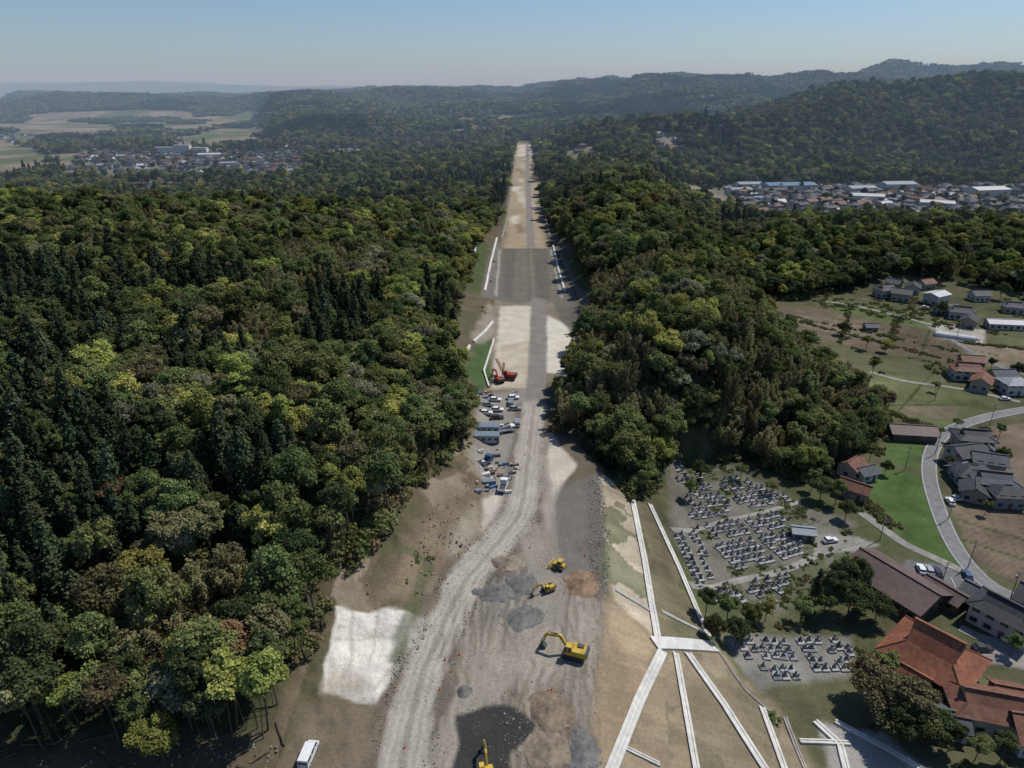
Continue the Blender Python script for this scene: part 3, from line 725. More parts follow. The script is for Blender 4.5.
def house(mb,w,d,h,rh,roof,wall,kind='gable',ov=.8,cx=0,cy=0,z0=0,win=True,storeys=1):
    mb.box((cx,cy,z0+h/2-.5),(w,d,h+1),wall)
    X0,X1,Y0,Y1=cx-w/2-ov,cx+w/2+ov,cy-d/2-ov,cy+d/2+ov;zb=z0+h-.25*ov;th=.22
    zt=z0+h+rh
    if kind=='gable':
        A=[(X0,Y0,zb),(X1,Y0,zb),(X1,cy,zt),(X0,cy,zt),(X1,Y1,zb),(X0,Y1,zb)]
        lo=[(a,b_,c-th) for a,b_,c in A]
        mb.add(A+lo,[(0,1,2,3),(3,2,4,5),(7,6,9,8),(8,9,11,10),(0,6,7,1),(4,10,11,5),(0,3,9,6),(3,5,11,9),(1,7,8,2),(2,8,10,4)],roof)
        mb.add([(cx-w/2,cy-d/2,z0+h-.02),(cx-w/2,cy+d/2,z0+h-.02),(cx-w/2,cy,zt-th-.1)],[(0,1,2)],wall)
        mb.add([(cx+w/2,cy-d/2,z0+h-.02),(cx+w/2,cy+d/2,z0+h-.02),(cx+w/2,cy,zt-th-.1)],[(0,1,2)],wall)
        mb.box((cx,cy,zt+.06),(X1-X0+.1,.45,.3),roof)
    else:
        e=(Y1-Y0)/2*(1.0 if kind=='hip' else .55);zr=zt
        if kind=='hip':
            A=[(X0,Y0,zb),(X1,Y0,zb),(X1,Y1,zb),(X0,Y1,zb),(X0+e,cy,zr),(X1-e,cy,zr)]
            mb.add(A,[(0,1,5,4),(1,2,5),(2,3,4,5),(3,0,4),(3,2,1,0)],roof);mb.box((cx,cy,zt+.05),(X1-X0-2*e,.45,.3),roof)
        else:
            zm=zb+(zt-zb)*.45;i=(Y1-Y0)*.27
            A=[(X0,Y0,zb),(X1,Y0,zb),(X1,Y1,zb),(X0,Y1,zb),(X0+i,Y0+i,zm),(X1-i,Y0+i,zm),(X1-i,Y1-i,zm),(X0+i,Y1-i,zm),(X0+i-.3,cy,zt),(X1-i+.3,cy,zt)]
            mb.add(A,[(0,1,5,4),(1,2,6,5),(2,3,7,6),(3,0,4,7),(4,5,9,8),(6,7,8,9),(3,2,1,0)],roof)
            mb.add([A[4],A[7],A[8]],[(0,1,2)],wall);mb.add([A[5],A[6],A[9]],[(0,1,2)],wall)
            mb.box((cx,cy,zt+.1),(X1-X0-2*i+.9,.6,.5),roof)
            for a,b_ in((0,4),(1,5),(2,6),(3,7)):
                mb.cyl(A[a],A[b_],.2,.2,roof,5)
    if win:
        for s in range(storeys):
            zc=z0+1.5+s*2.8
            nw=max(2,int(w/3))
            for i in range(nw):
                xw=cx-w/2+w*(i+.5)/nw
                for sy in(-1,1):
                    if s==0 and i==nw//2 and sy<0:
                        mb.box((xw,cy+sy*(d/2+.03),z0+1.05),(1.1,.1,2.1),DOOR)
                    else:
                        mb.box((xw,cy+sy*(d/2+.02),zc),(1.75,.08,1.35),FRAME);mb.box((xw,cy+sy*(d/2+.05),zc),(1.5,.08,1.1),GLASS)
            nd=max(1,int(d/3.5))
            for i in range(nd):
                yw=cy-d/2+d*(i+.5)/nd
                for sx in(-1,1): mb.box((cx+sx*(w/2+.03),yw,zc),(.1,1.3,1.1),GLASS)
def place(name,u,v,w,d,h,rh,roof,wi,rot,kind='gable',ov=.8,storeys=1,ext=None):
    mb=MB();house(mb,w,d,h,rh,ROOFS[roof],WALLS[wi],kind,ov,storeys=storeys)
    if ext:
        for (ex,ey,ew,ed,eh,erh,er,ek) in ext: house(mb,ew,ed,eh,erh,ROOFS[er],WALLS[wi],ek,.6,ex,ey)
    p=P(u,v);mb.obj(name,p,math.radians(rot))
place('temple_hall',928,670,14,12,5,6.0,'orange',4,-50,'iri',2.0,ext=[(0,-9,5,4.5,3.6,2,'orange','gable')])
place('temple_residence',988,722,15,8,5,2.8,'redbrown',0,-15,'iri',1.1,2,ext=[(-9,-4,6,6,3.2,1.8,'grey','gable'),(7,6,9,6,3,1.8,'redbrown','gable')])
place('tiled_roof_house',1040,742,12,9,4,2.8,'redbrown',1,-10,'gable')
place('community_hall',893,592,19,12,4,2.8,'brown',4,-60,'gable',1.3,ext=[(8,8,9,6,3,1.6,'brown','gable')])
place('tiled_roof_house',1000,628,12,8,5.5,2.6,'black',1,-55,'iri',1,2,ext=[(-7,5,7,6,3,1.6,'grey','gable')])
place('tiled_roof_house',1040,618,10,8,5,2.4,'black',3,-50,'gable',.9,2)
for a in [(970,448,11,8,5.2,2.2,'black',0,-10,'iri'),(963,463,10,8,5,2.2,'black',1,12,'gable'),(985,470,9,7,4.5,2,'grey',2,-20,'gable'),(970,482,10,8,4.5,2,'black',1,-8,'hip'),
          (990,492,12,8,5.2,2.2,'grey',0,-14,'iri'),(972,497,8,7,3.6,1.8,'black',2,60,'gable'),(1003,503,9,7,4.5,2,'black',3,-5,'hip'),(985,455,7,6,3,1.5,'grey',1,70,'gable'),(957,474,5,4,2.6,1.2,'silver',3,20,'gable')]:
    place('tiled_roof_house',*a[:9],a[9],.9,2 if a[4]>4.4 else 1)
place('farm_shed',910,437,15,8,3.2,1.8,'brown',4,-8,'gable')
place('tiled_roof_house',965,378,12,8,5,2.4,'redbrown',1,-12,'iri',.9,2);place('tiled_roof_house',980,388,9,7,4,2,'redbrown',0,50,'gable');place('tiled_roof_house',970,366,9,7,3.5,1.8,'redbrown',2,-10,'gable')
place('tiled_roof_house',1012,392,10,8,5,2,'silver',1,0,'hip',.8,2);place('tiled_roof_house',1000,382,9,7,4,2,'grey',0,0,'gable')
place('tiled_roof_house',850,474,7,6,4,2,'redbrown',0,40,'gable');place('tiled_roof_house',853,496,8,5,3.5,1.8,'redbrown',2,-40,'gable')
place('garden_shed',802,537,6,4,2.4,.9,'silver',3,-10,'gable',.4);place('tiled_roof_house',864,478,6,5,3,1.5,'grey',1,20,'gable')
for a in [(885,296,12,9,5,2.4,'black',1,10,'iri'),(900,300,10,8,5,2.2,'grey',0,-30,'gable'),(912,292,10,8,4,2,'black',1,60,'gable'),(935,303,12,9,6,1.2,'white',1,30,'gable'),(945,313,10,8,4,2,'grey',0,0,'gable'),
          (960,318,12,8,4.5,2.2,'black',1,-25,'iri'),(968,326,9,7,4,2,'black',2,50,'gable'),(1008,328,22,7,3.4,1.4,'white',1,-8,'gable'),(978,300,9,8,4,2,'grey',1,0,'gable'),(1035,300,10,8,4,2,'black',1,0,'gable'),(870,330,6,5,2.5,1.2,'grey',2,0,'gable'),(925,288,9,7,4,2,'redbrown',0,20,'gable'),(1012,312,10,7,4,2,'grey',0,-20,'iri'),(893,288,8,7,4,2,'grey',2,-50,'gable')]:
    place('tiled_roof_house',*a[:9],a[9])
mb=MB();vin=mat('greenhouse_vinyl',(0.42,.43,.43),.5)
pr=[(2.7*math.cos(t),2.4*math.sin(t)) for t in np.linspace(0,math.pi,10)];mb.extr(pr,-9,9,vin)
for i in range(7): mb.box((0,-9+3*i,2.42),(.3,.12,.12),STEEL)
mb.obj('greenhouse',P(955,338),math.radians(60))
hv=[]
for i in range(16):
    mb=MB();w=random.uniform(9,14);d=random.uniform(7,10);st=random.choice([1,2,2])
    house(mb,w,d,3*st,random.uniform(1.8,2.6),ROOFS[['grey','black','black','silver','redbrown','grey','grey','black','brown','grey','silver','black','grey','redbrown','white','black'][i]],random.choice(WALLS[:4]),random.choice(['gable','hip','iri']),1.0,storeys=st);hv.append(mb.mesh('house'))
def town(poly,n,sep,name='house',cond=None):
    a=np.array(poly);got=[];tries=0
    while len(got)<n and tries<n*30:
        tries+=1;X_=random.uniform(a[:,0].min(),a[:,0].max());Y_=random.uniform(a[:,1].min(),a[:,1].max())
        if not inpoly(np.array([X_]),np.array([Y_]),poly)[0]: continue
        if any((X_-p)**2+(Y_-q_)**2<sep*sep for p,q_ in got): continue
        if cond and not cond(X_,Y_): continue
        got.append((X_,Y_));put(name,random.choice(hv),(X_,Y_,float(H(X_,Y_))),random.choice([0,1.57])+.3+random.gauss(0,.1),random.uniform(.85,1.15))
TR=[(240,690),(270,895),(560,915),(890,885),(890,700)]
town(TR,400,13)
town(TOWN_L,260,17)
def isclear(a_,b_): return bool(clearmask(np.array([a_]),np.array([b_]))[0])
town([(-480,700),(-480,1900),(-45,1900),(-50,700)],150,19,cond=isclear)
town([(60,900),(80,2200),(700,2200),(450,960)],50,22,cond=isclear)
town([(-1000,1500),(-700,1500),(-900,2000),(-1500,2000)],90,28)
def treesin(poly,n,s0,s1):
    a=np.array(poly)
    for _ in range(n):
        X_=random.uniform(a[:,0].min(),a[:,0].max());Y_=random.uniform(a[:,1].min(),a[:,1].max())
        if inpoly(np.array([X_]),np.array([Y_]),poly)[0]:
            kd=random.choice(kidx[random.choice(['mid','dark','olive'])]);tp.append((X_,Y_,float(H(X_,Y_))-.2));tk.append(kd);ts_.append(random.uniform(s0,s1))
tp=[];tk=[];ts_=[]
treesin(TOWN_R,650,.3,.8);treesin(TOWN_L,420,.5,1.0)
gnforest('town_trees',tp,tk,ts_)
def warehouse(X_,Y_,w,d,h,roof,rot=0):
    mb=MB();house(mb,w,d,h,h*.25,ROOFS[roof],WALLS[1],'gable',.4,storeys=1);mb.obj('warehouse',(X_,Y_,float(H(X_,Y_))),rot)
warehouse(345,880,62,26,9,'blue',.1);warehouse(275,850,26,16,7,'silver',.2);warehouse(400,790,34,15,8,'white',-.3);warehouse(480,880,40,22,10,'silver',.1);warehouse(560,830,44,24,10,'white',.2);warehouse(300,895,30,18,8,'silver',.1);warehouse(450,740,32,15,8,'white',-.4);warehouse(610,760,30,18,12,'silver',0);warehouse(280,790,22,12,6,'blue',.4);warehouse(520,715,30,14,7,'grey',.3);warehouse(420,850,34,18,9,'silver',.2);warehouse(650,860,40,20,12,'white',.1)
mb=MB();HW=mat('hospital_white',(0.62,.61,.59),.8)
for (cx,w,h) in ((-30,34,14),(4,30,18),(36,28,13)):
    mb.box((cx,0,h/2),(w,14,h),HW);mb.box((cx,0,h+.3),(w+.6,14.6,.6),CONCD)
    for s in range(int(h/3.4)):
        for i in range(int(w/3)): mb.box((cx-w/2+1.8+i*3,-7.04,1.8+s*3.4),(2,.1,1.5),GLASS)
mb.obj('hospital_building',(-640,1390,-18),.05)
warehouse(-560,1330,40,18,7,'white',.2);warehouse(-700,1300,30,18,7,'silver',.1);warehouse(-430,1440,40,16,8,'white',0);warehouse(-470,1180,30,14,6,'silver',.3)

# ---------------------------------------------------------------- cemetery
st=[mat('granite_light',(0.30,.30,.29),.6,0,.2,3),mat('granite_grey',(0.20,.20,.205),.6,0,.15,3),mat('granite_dark',(0.10,.10,.105),.5,0,.15,3)]
mb=MB()
def graves(poly,ang,sx=1.9,sy=2.3,skip=.12,gap=9):
    pl=PP(poly);a=np.array(pl);c=a.mean(0);R_=max(np.hypot(*(a-c).T));ca_,sa=math.cos(ang),math.sin(ang)
    nx=int(R_/sx)+1;ny=int(R_/sy)+1
    for j in range(-ny,ny+1):
        for i in range(-nx,nx+1):
            if i%gap==0 or random.random()<skip: continue
            jx=random.gauss(0,.15);X_=c[0]+ca_*i*sx-sa*j*sy+jx;Y_=c[1]+sa*i*sx+ca_*j*sy+random.gauss(0,.2)
            if not inpoly(np.array([X_]),np.array([Y_]),pl)[0]: continue
            Z_=float(H(X_,Y_));g=random.choice([0,1,1,1,2]);s=random.uniform(.7,1.15);b0=random.choice([0,0,0,1]);hh=random.uniform(.5,1.1);aa=ang+random.gauss(0,.06)
            mb.box((X_,Y_,Z_+.12),(1.65,random.uniform(1.5,1.95),.5),st[b0],aa)
            if random.random()<.25: mb.box((X_,Y_-.1,Z_+.375),(1.3,1.45,.03),st[2],aa)
            mb.box((X_,Y_+.3,Z_+.55),(.95*s,.85*s,.36),st[g],aa);mb.box((X_,Y_+.3,Z_+.83),(.62*s,.6*s,.25),st[g],aa)
            mb.box((X_,Y_+.3,Z_+.93+hh/2),(.40*s,.40*s,hh),st[g],aa,top=(.92,.92))
            if random.random()<.3: mb.box((X_+.6*ca_,Y_+.6*sa,Z_+.75),(.25,.12,.8),st[random.choice([0,1,2])],aa)
graves([(672,455),(703,455),(706,480),(678,486)],.2,2.4,2.8,.3)
graves([(690,488),(735,478),(775,490),(790,500),(700,520),(682,512)],.25,2.2,2.6,.25)
graves([(675,535),(700,528),(712,580),(696,586)],.1)
graves([(716,545),(780,530),(802,538),(806,556),(726,576)],.35)
graves([(700,590),(725,586),(795,574),(775,607),(720,608)],.35,1.9,2.3,.2)
graves([(705,526),(782,514),(790,525),(712,541)],.3,2.0,2.4,.2)
graves([(740,642),(850,640),(850,655),(745,660)],.05,2.0,2.4,.05,9)
graves([(758,664),(850,658),(850,672),(775,684)],.05,2.0,2.4,.05,9)
mb.obj('gravestones')

# ---------------------------------------------------------------- vehicles
def car_mesh(paint,L=4.4,kind='car'):
    mb=MB();h=L/2
    if kind=='car':
        mb.extr([(-h,.35),(h,.35),(h,.75),(h-.15,.85),(h-1.2,.95),(-h+.2,1.0),(-h,.8)],-.85,.85,paint)
        mb.extr([(h-1.25,.93),(h-1.9,1.42),(-h+.9,1.45),(-h+.25,.98)],-.74,.74,GLASS)
        mb.extr([(h-1.85,1.41),(h-1.95,1.48),(-h+.9,1.5),(-h+.75,1.42)],-.70,.70,paint)
    elif kind=='van':
        mb.extr([(-h,.35),(h,.35),(h,.85),(h-.5,1.1),(h-1.0,1.15),(-h,1.15)],-.9,.9,paint)
        mb.extr([(h-.45,1.1),(h-1.15,1.85),(-h+.05,1.88),(-h,1.12)],-.86,.86,GLASS)
        mb.extr([(h-1.05,1.8),(h-1.25,1.98),(-h+.05,2.0),(-h,1.85)],-.84,.84,paint)
        for xx in(-h+.1,-h+1.6,h-1.9): mb.box((xx,0,1.5),(.14,1.76,.7),paint)
    elif kind=='truck':
        mb.extr([(h-1.7,.5),(h,.5),(h,1.3),(h-.25,2.2),(h-1.6,2.25),(h-1.7,2.2)],-1.0,1.0,paint)
        mb.extr([(h+.01,1.35),(h-.22,2.05),(h-1.2,2.05),(h-1.2,1.35)],-1.02,1.02,GLASS)
        mb.box((-.9,0,.75),(L-1.8,2.0,.25),STEEL)
        for sy in(-1,1): mb.box((-.9,sy*1.0,1.15),(L-1.9,.08,.6),paint)
        mb.box((-h+.05,0,1.15),(.08,2,.6),paint);mb.box((h-1.9,0,1.25),(.08,2,.8),paint)
    for sx in(-h+.8,h-.85):
        for sy in(-1,1): mb.cyl((sx,sy*.66,.36),(sx,sy*.92,.36),.36,.36,TYRE,12);mb.cyl((sx,sy*.9,.36),(sx,sy*.93,.36),.2,.2,WHITE,8)
    for sy in(-.6,.6): mb.box((h,sy,.65),(.06,.3,.15),WHITE);mb.box((-h,sy,.8),(.06,.25,.2),RED)
    return mb.mesh(kind)
cp=[WHITE,mat('silver_car_paint',(0.40,.41,.42),.3,.5,.05),mat('black_car_paint',(0.03,.03,.035),.25,0,.05,1,.6),mat('blue_car_paint',(0.05,.09,.17),.3,0,.05,1,.5),mat('red_car_paint',(0.35,.04,.04),.3,0,.05,1,.5)]
cars=[car_mesh(c) for c in cp];vans=[car_mesh(cp[0],4.8,'van'),car_mesh(cp[1],4.6,'van')];trucks=[car_mesh(cp[0],5.5,'truck'),car_mesh(cp[3],5.5,'truck')]
def veh(nm,me,u,v,rot):
    p=P(u,v);put(nm,me,(p[0],p[1],p[2]+.03),math.radians(rot))
veh('parked_van',vans[0],309,757,84)
for u,v,i in [(495,401,0),(488,406,1),(497,411,0),(513,399,0),(486,414,0),(497,419,2),(515,410,1)]:
    veh('parked_car',cars[i],u,v,random.choice([0,5,-4,3]))
veh('flatbed_truck',trucks[0],507,432,20);veh('flatbed_truck',trucks[1],486,464,60);veh('flatbed_truck',trucks[0],503,489,80);veh('parked_van',vans[1],517,425,90)
for u,v,i,r in [(921,571,0,75),(929,572,1,75),(937,574,2,75),(952,603,0,75),(944,602,0,75),(967,577,3,75),(925,597,0,15),(950,503,0,80),(953,478,1,80),(957,500,0,10),(1010,640,0,20),(982,650,2,0),(1005,400,0,0),(830,542,0,10),(925,308,0,0),(975,340,0,0),(950,600,1,75)]:
    veh('parked_car',cars[i],u,v,r)
def stadium(L,h,n=6):
    r=h/2;o=[]
    for i in range(n+1):
        t=-math.pi/2+math.pi*i/n;o.append((L/2-r+r*math.cos(t),r+r*math.sin(t)))
    for i in range(n+1):
        t=math.pi/2+math.pi*i/n;o.append((-L/2+r+r*math.cos(t),r+r*math.sin(t)))
    return o
def excavator_mesh(p,arm=0):
    mb=MB()
    for sy in(-1,1):
        mb.extr(stadium(4.2,.95),sy*1.25-.3,sy*1.25+.3,STEEL);mb.extr([(a*.86,b_*.6+.2) for a,b_ in stadium(4.2,.95)],sy*1.25-.34,sy*1.25+.34,TYRE)
    mb.box((0,0,.65),(2.2,2,.5),STEEL);mb.cyl((0,0,.9),(0,0,1.15),.9,.9,STEEL,14)
    mb.extr([(-2.6,1.25),(-2.4,1.1),(1.5,1.1),(1.7,1.3),(1.7,1.7),(.3,1.75),(.2,2.2),(-2.2,2.3),(-2.6,2.0)],-1.35,1.35,p)
    mb.extr([(-2.75,1.2),(-2.3,1.12),(-2.3,2.35),(-2.6,2.2),(-2.75,1.9)],-1.25,1.25,STEEL)
    mb.extr([(.25,1.7),(1.75,1.7),(1.85,2.2),(1.5,3.0),(.3,3.05)],.45,1.38,GLASS);mb.extr([(.2,2.98),(1.5,2.98),(1.4,3.12),(.25,3.15)],.4,1.42,p)
    for xx in(.25,1.0): mb.box((xx,.9,2.35),(.12,1.0,1.3),p)
    mb.box((1.72,.9,1.8),(.1,.95,.3),p);mb.box((-1.2,-.5,2.4),(1.2,.9,.2),STEEL);mb.cyl((-.6,-.9,2.2),(-.6,-.9,2.8),.08,.08,STEEL)
    mb.extr([(1.2,1.4),(1.6,1.35),(3.1,3.5),(5.6,3.2),(5.7,3.55),(3.0,4.15),(2.6,3.95)],-.45,-.05,p)
    mb.extr([(5.2,3.9),(5.75,3.8),(6.5,1.1),(6.2,1.0)],-.4,-.1,p)
    mb.extr([(6.5,1.3),(6.0,.9),(5.6,.2),(6.1,-.02),(6.8,.25),(6.9,.8)],-.8,.3,STEEL)
    mb.cyl((1.8,-.25,1.5),(3.0,-.25,3.2),.11,.08,STEEL);mb.cyl((3.3,-.25,4.1),(5.3,-.25,4.0),.1,.07,STEEL);mb.cyl((5.7,-.25,3.6),(6.7,-.25,1.5),.08,.06,STEEL)
    return mb.mesh('excavator')
exY=excavator_mesh(YEL);exR=excavator_mesh(RED)
def vehs(nm,me,u,v,rot,s):
    p=P(u,v);put(nm,me,(p[0],p[1],p[2]+.05),math.radians(rot),s)
vehs('excavator',exY,574,656,160,1.0);vehs('excavator',exY,548,591,-150,.62);vehs('excavator',exY,487,779,100,.8)
mb=MB()
for sy in(-1,1): mb.extr(stadium(3.4,1.0),sy*1.0-.28,sy*1.0+.28,STEEL)
mb.extr([(-1.7,.6),(1.7,.6),(1.7,1.3),(.6,1.5),(-1.5,1.5),(-1.7,1.2)],-.7,.7,YEL);mb.extr([(-.9,1.5),(.3,1.5),(.2,2.5),(-.8,2.5)],-.65,.65,GLASS);mb.extr([(-1,2.5),(.4,2.5),(.35,2.65),(-.95,2.65)],-.75,.75,YEL)
mb.extr([(2.2,.05),(2.35,.0),(2.5,.6),(2.3,1.25),(2.15,1.2),(2.3,.6)],-1.7,1.7,YEL)
for sy in(-1,1): mb.box((1.3,sy*1.35,.55),(2.0,.12,.2),YEL)
bull=mb.mesh('bulldozer');vehs('bulldozer',bull,559,568,150,.85)
def lattice(mb,p0,p1,w,mt,n=8):
    p0=Vector(p0);p1=Vector(p1);d=(p1-p0).normalized();a=Vector((0,1,0));b_=d.cross(a).normalized()
    cs=[(a*sx+b_*sy)*w for sx,sy in((1,1),(1,-1),(-1,-1),(-1,1))]
    for c in cs: mb.cyl(p0+c,p1+c*.6,.09,.07,mt,4)
    for i in range(n):
        q0=p0.lerp(p1,i/n);q1=p0.lerp(p1,(i+1)/n)
        for j in range(4): mb.cyl(q0+cs[j],q1+cs[(j+1)%4],.05,.05,mt,3)
mb=MB()
for sy in(-1,1): mb.extr(stadium(5,1.1),sy*1.7-.4,sy*1.7+.4,STEEL)
mb.box((0,0,.8),(3,2.8,.6),STEEL)
mb.extr([(-3,1.3),(2,1.3),(2,2.2),(0,2.6),(-3,2.6)],-1.5,1.5,RED);mb.extr([(.5,2.2),(2.1,2.2),(1.9,3.6),(.6,3.7)],.4,1.6,GLASS);mb.box((1.2,1,3.75),(1.6,1.4,.15),RED)
mb.box((-2.9,0,2),(.8,3,1.5),STEEL);lattice(mb,(2,0,1.6),(5.5,0,8.5),.45,RED);lattice(mb,(2.6,0,1.2),(2.2,0,7.2),.35,RED,6);mb.cyl((-1,0,2.6),(4.6,0,7.3),.05,.05,STEEL,4);mb.cyl((5.5,0,8.4),(5.5,0,3.2),.03,.03,STEEL,4);mb.cyl((5.5,0,3.2),(5.5,0,2.2),.35,.35,RED)
rig=mb.mesh('crawler_crane');vehs('crawler_crane',rig,509,379,165,.9);vehs('excavator',exR,499,382,120,.9)
mb=MB();cw=mat('cabin_wall',(0.36,.39,.41),.7);cr=mat('cabin_roof',(0.17,.21,.25),.6)
mb.box((0,0,1.4),(9,3.6,2.8),cw);mb.box((0,0,2.9),(9.3,3.9,.2),cr)
for i in range(4): mb.box((-3.4+2.2*i,-1.83,1.6),(1.3,.08,1),GLASS)
mb.box((3.9,-1.84,1.1),(.8,.08,2),DOOR);cab=mb.mesh('site_cabin')
for u,v,r,s in((487,441,0,.85),(487,432,0,.85),(511,404,90,.45),(489,484,10,.4)): vehs('site_cabin',cab,u,v,r,s)
mb=MB();tarps=[mat('blue_tarp',(0.06,.16,.32),.7),CONCD,CONCD,mat('pallet_timber',(0.30,.23,.15),.8),CONC,mat('rusty_steel',(0.16,.09,.06),.8),DOOR,cr,STEEL]
for i in range(62):
    u=random.uniform(476,516);v=random.choice([random.uniform(450,495),random.uniform(392,398),random.uniform(424,428),random.uniform(455,480)])
    X_,Y_,Z_=P(u,v);sx,sy,sz=random.uniform(.5,2.6),random.uniform(.4,1.4),random.uniform(.2,.9)
    mt=random.choice(tarps);a=random.random()*.6
    mb.box((X_,Y_,Z_+sz/2),(sx,sy,sz),mt,a,top=(.95,.9))
    if random.random()<.4: mb.box((X_+sx*.2,Y_,Z_+sz+.12),(sx*.5,sy*.6,.24),random.choice(tarps),a)
mb.obj('construction_materials')
cm_=mat('cone_orange',(0.6,.13,.03),.5)
for u,v in((445,660),(452,672),(460,655),(440,690),(530,548),(585,556),(548,692),(552,690),(405,748),(412,620),(385,590),(520,470),(525,455)):
    mb=MB();mb.box((0,0,.03),(.4,.4,.06),cm_);mb.cyl((0,0,.05),(0,0,.8),.16,.05,cm_,8);mb.cyl((0,0,.4),(0,0,.55),.11,.09,WHITE,8);mb.obj('traffic_cone',P(u,v))
def mound(name,u,v,rx,ry,h,c,rot=0):
    n=44;mb=MB();vs=[];p=P(u,v);mt=mat(name+'_%d'%u,c,.95,0,.3,1.2)
    for j in range(n):
        for i in range(n):
            a=(i/(n-1)*2-1);b_=(j/(n-1)*2-1);r=math.hypot(a,b_)
            nn=float(fbm(a*rx+u,b_*ry+v,2.2,3,5));zz=h*max(0,1-r*(1.05+.6*nn))**1.0*(1+.4*nn)-.12
            vs.append((a*rx,b_*ry,zz if r<1 else -.3))
    mb.add(vs,[(j*n+i,j*n+i+1,(j+1)*n+i+1,(j+1)*n+i) for j in range(n-1) for i in range(n-1)],mt);mb.obj(name,p,rot)
mound('gravel_pile',498,592,6,3.4,1.6,(0.15,.145,.13));mound('gravel_pile',522,585,5,4,1.8,(0.14,.135,.12));mound('soil_pile',582,585,4.5,5,1.3,(0.22,.145,.09));mound('soil_pile',508,563,5.5,3.2,1.5,(0.23,.19,.14))
mound('gravel_pile',522,618,5,4.3,1.0,(0.145,.14,.125));mound('soil_pile',548,712,5,4.5,1.4,(0.19,.145,.10));mound('gravel_pile',463,692,1.8,2.2,.8,(0.13,.125,.11));mound('gravel_pile',583,752,3.2,5,1.1,(0.14,.135,.125));mound('soil_pile',550,750,4.5,4.5,1.1,(0.20,.16,.115))
mb=MB();rk=[mat('rock_grey',(0.20,.185,.16),.9,0,.2,2),mat('rock_tan',(0.28,.245,.19),.9,0,.2,2)]
def rocks(poly,n,s0,s1):
    pl=PP(poly);a=np.array(pl)
    for _ in range(n):
        X_=random.uniform(a[:,0].min(),a[:,0].max());Y_=random.uniform(a[:,1].min(),a[:,1].max())
        if not inpoly(np.array([X_]),np.array([Y_]),pl)[0]: continue
        s=random.uniform(s0,s1)*random.uniform(.4,1);Rm=Matrix.Rotation(random.random()*6,3,'Z')@Matrix.Rotation(random.random(),3,'X')
        mb.box((X_,Y_,float(H(X_,Y_))+s*.15),(s,s*random.uniform(.6,1),s*.7),random.choice(rk),R=Rm,top=(.6,.7))
rocks([(588,478),(602,476),(612,545),(606,600),(590,600)],1100,.2,.6)
rocks([(395,655),(425,617),(432,625),(395,690),(380,703)],260,.2,.6)
rocks([(430,520),(600,490),(600,768),(400,768)],1500,.1,.3)
rocks([(350,600),(470,480),(480,540),(430,600)],500,.2,.7)
rocks([(500,690),(568,690),(590,768),(500,768)],350,.12,.45)
rocks([(40,745),(280,745),(300,800),(20,800)],260,.2,.6)
for i in range(700):
    p=random.choice(near_);sd_=random.choice([-1,1]);X_=p[0]+sd_*random.gauss(4.7,.5);Y_=p[1]+random.uniform(-4,4);s=random.uniform(.12,.36)
    mb.box((X_,Y_,float(H(X_,Y_))+s*.2),(s,s*.8,s*.7),random.choice(rk),random.random()*3,top=(.6,.7))
mb.obj('rocks')
mb=MB()
for i in range(45):
    X_=random.uniform(-85,-36);Y_=random.uniform(68,80);a=random.random()*3;L=random.uniform(2,6);Z_=float(H(X_,Y_))+.25
    mb.cyl((X_,Y_,Z_),(X_+L*math.cos(a),Y_+L*math.sin(a),Z_+random.uniform(0,.5)),.14,.1,BARK,6)
mb.obj('felled_logs')
for u,v in ((905,470),(935,455),(948,520),(968,568),(880,540),(990,425),(935,400),(860,395),(940,590),(1010,600),(955,345),(900,330)):
    mb=MB();mb.cyl((0,0,-.5),(0,0,9),.15,.10,CONCD,8);mb.box((0,0,8.4),(1.6,.1,.12),STEEL);mb.box((0,0,7.8),(1.1,.1,.12),STEEL);mb.cyl((.3,0,6.7),(.3,0,7.4),.2,.2,cw,8)
    mb.obj('utility_pole',P(u,v),random.random()*3)
mb=MB();c=P(935,578);aa=math.radians(-15)
for i in range(9):
    X_=c[0]-12+i*2.7*math.cos(aa);Y_=c[1]+2+i*2.7*math.sin(aa);mb.box((X_,Y_,float(H(X_,Y_))+.1),(.15,4.6,.04),LINE,aa)
mb.obj('parking_bay_lines')

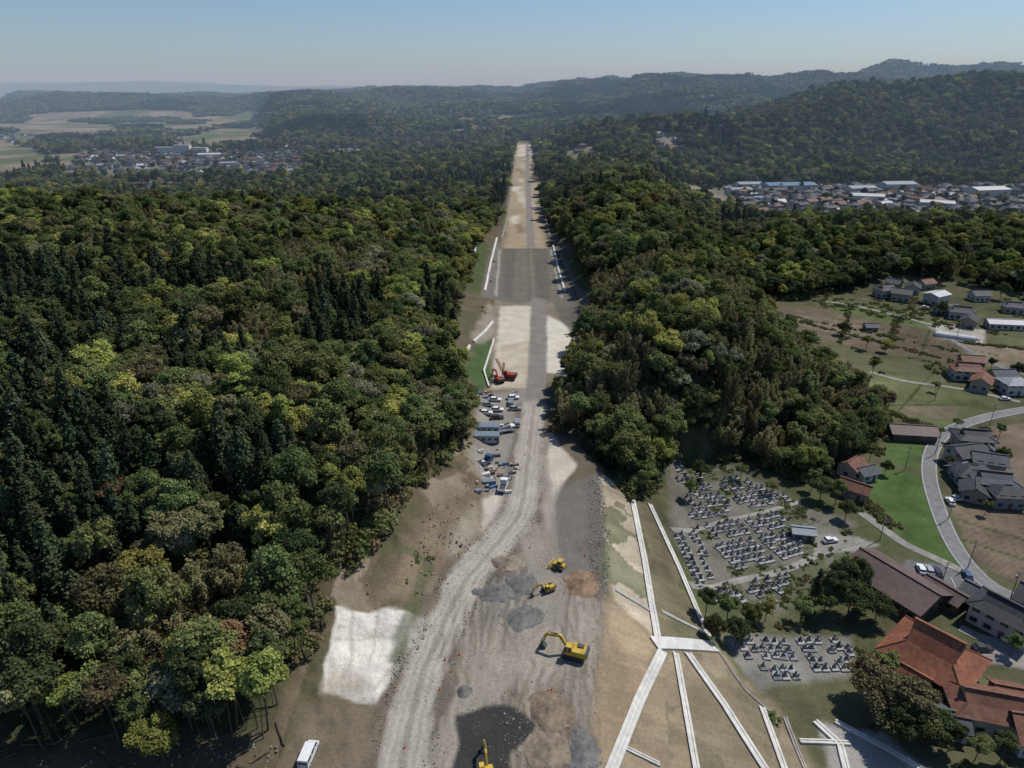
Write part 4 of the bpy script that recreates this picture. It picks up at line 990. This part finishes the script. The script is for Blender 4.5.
# ---------------------------------------------------------------- haze
mb=MB();m,nt,out=newmat('summer_haze');vsn=N(nt,'ShaderNodeVolumeScatter');vsn.inputs['Color'].default_value=(0.60,.79,1,1);vsn.inputs['Density'].default_value=0.00018;vsn.inputs['Anisotropy'].default_value=0.0
nt.links.new(vsn.outputs[0],out.inputs['Volume'])
mb.box((0,6350,100),(20000,11700,300),m);hz=mb.obj('atmospheric_haze')

# ---------------------------------------------------------------- light
EL,AZ=56,58
w=bpy.data.worlds.new('World');scene.world=w;w.use_nodes=True;nt=w.node_tree;nt.nodes.clear()
w.cycles.sampling_method='MANUAL';w.cycles.sample_map_resolution=256
sk=nt.nodes.new('ShaderNodeTexSky');sk.sky_type='NISHITA';sk.sun_disc=False;sk.sun_elevation=math.radians(EL);sk.sun_rotation=math.radians(AZ);sk.air_density=1.0;sk.dust_density=.6;sk.ozone_density=2.0
tint=nt.nodes.new('ShaderNodeVectorMath');tint.operation='MULTIPLY';tint.inputs[1].default_value=(.80,.95,1.15)
bg=nt.nodes.new('ShaderNodeBackground');bg.inputs[1].default_value=.086;wo=nt.nodes.new('ShaderNodeOutputWorld')
nt.links.new(sk.outputs[0],tint.inputs[0]);nt.links.new(tint.outputs[0],bg.inputs[0]);nt.links.new(bg.outputs[0],wo.inputs[0])
sl=bpy.data.lights.new('sun','SUN');sl.energy=3.9;sl.angle=math.radians(.5);sl.color=(1,.96,.9)
so=bpy.data.objects.new('sun',sl);COL.objects.link(so)
sd=Vector((math.cos(math.radians(EL))*math.sin(math.radians(AZ)),math.cos(math.radians(EL))*math.cos(math.radians(AZ)),math.sin(math.radians(EL))))
so.rotation_euler=sd.to_track_quat('Z','Y').to_euler();so.location=(0,0,300)
cam=bpy.data.cameras.new('camera');cam.lens=24.0;cam.sensor_width=36;cam.clip_end=80000;cam.clip_start=1
co=bpy.data.objects.new('camera',cam);COL.objects.link(co);co.location=(0,0,CAMZ);co.rotation_euler=(math.pi/2-PITCH,0,0);scene.camera=co
scene.view_settings.view_transform='Standard';scene.view_settings.look='None';scene.view_settings.exposure=0
print('done',time.time()-T0)
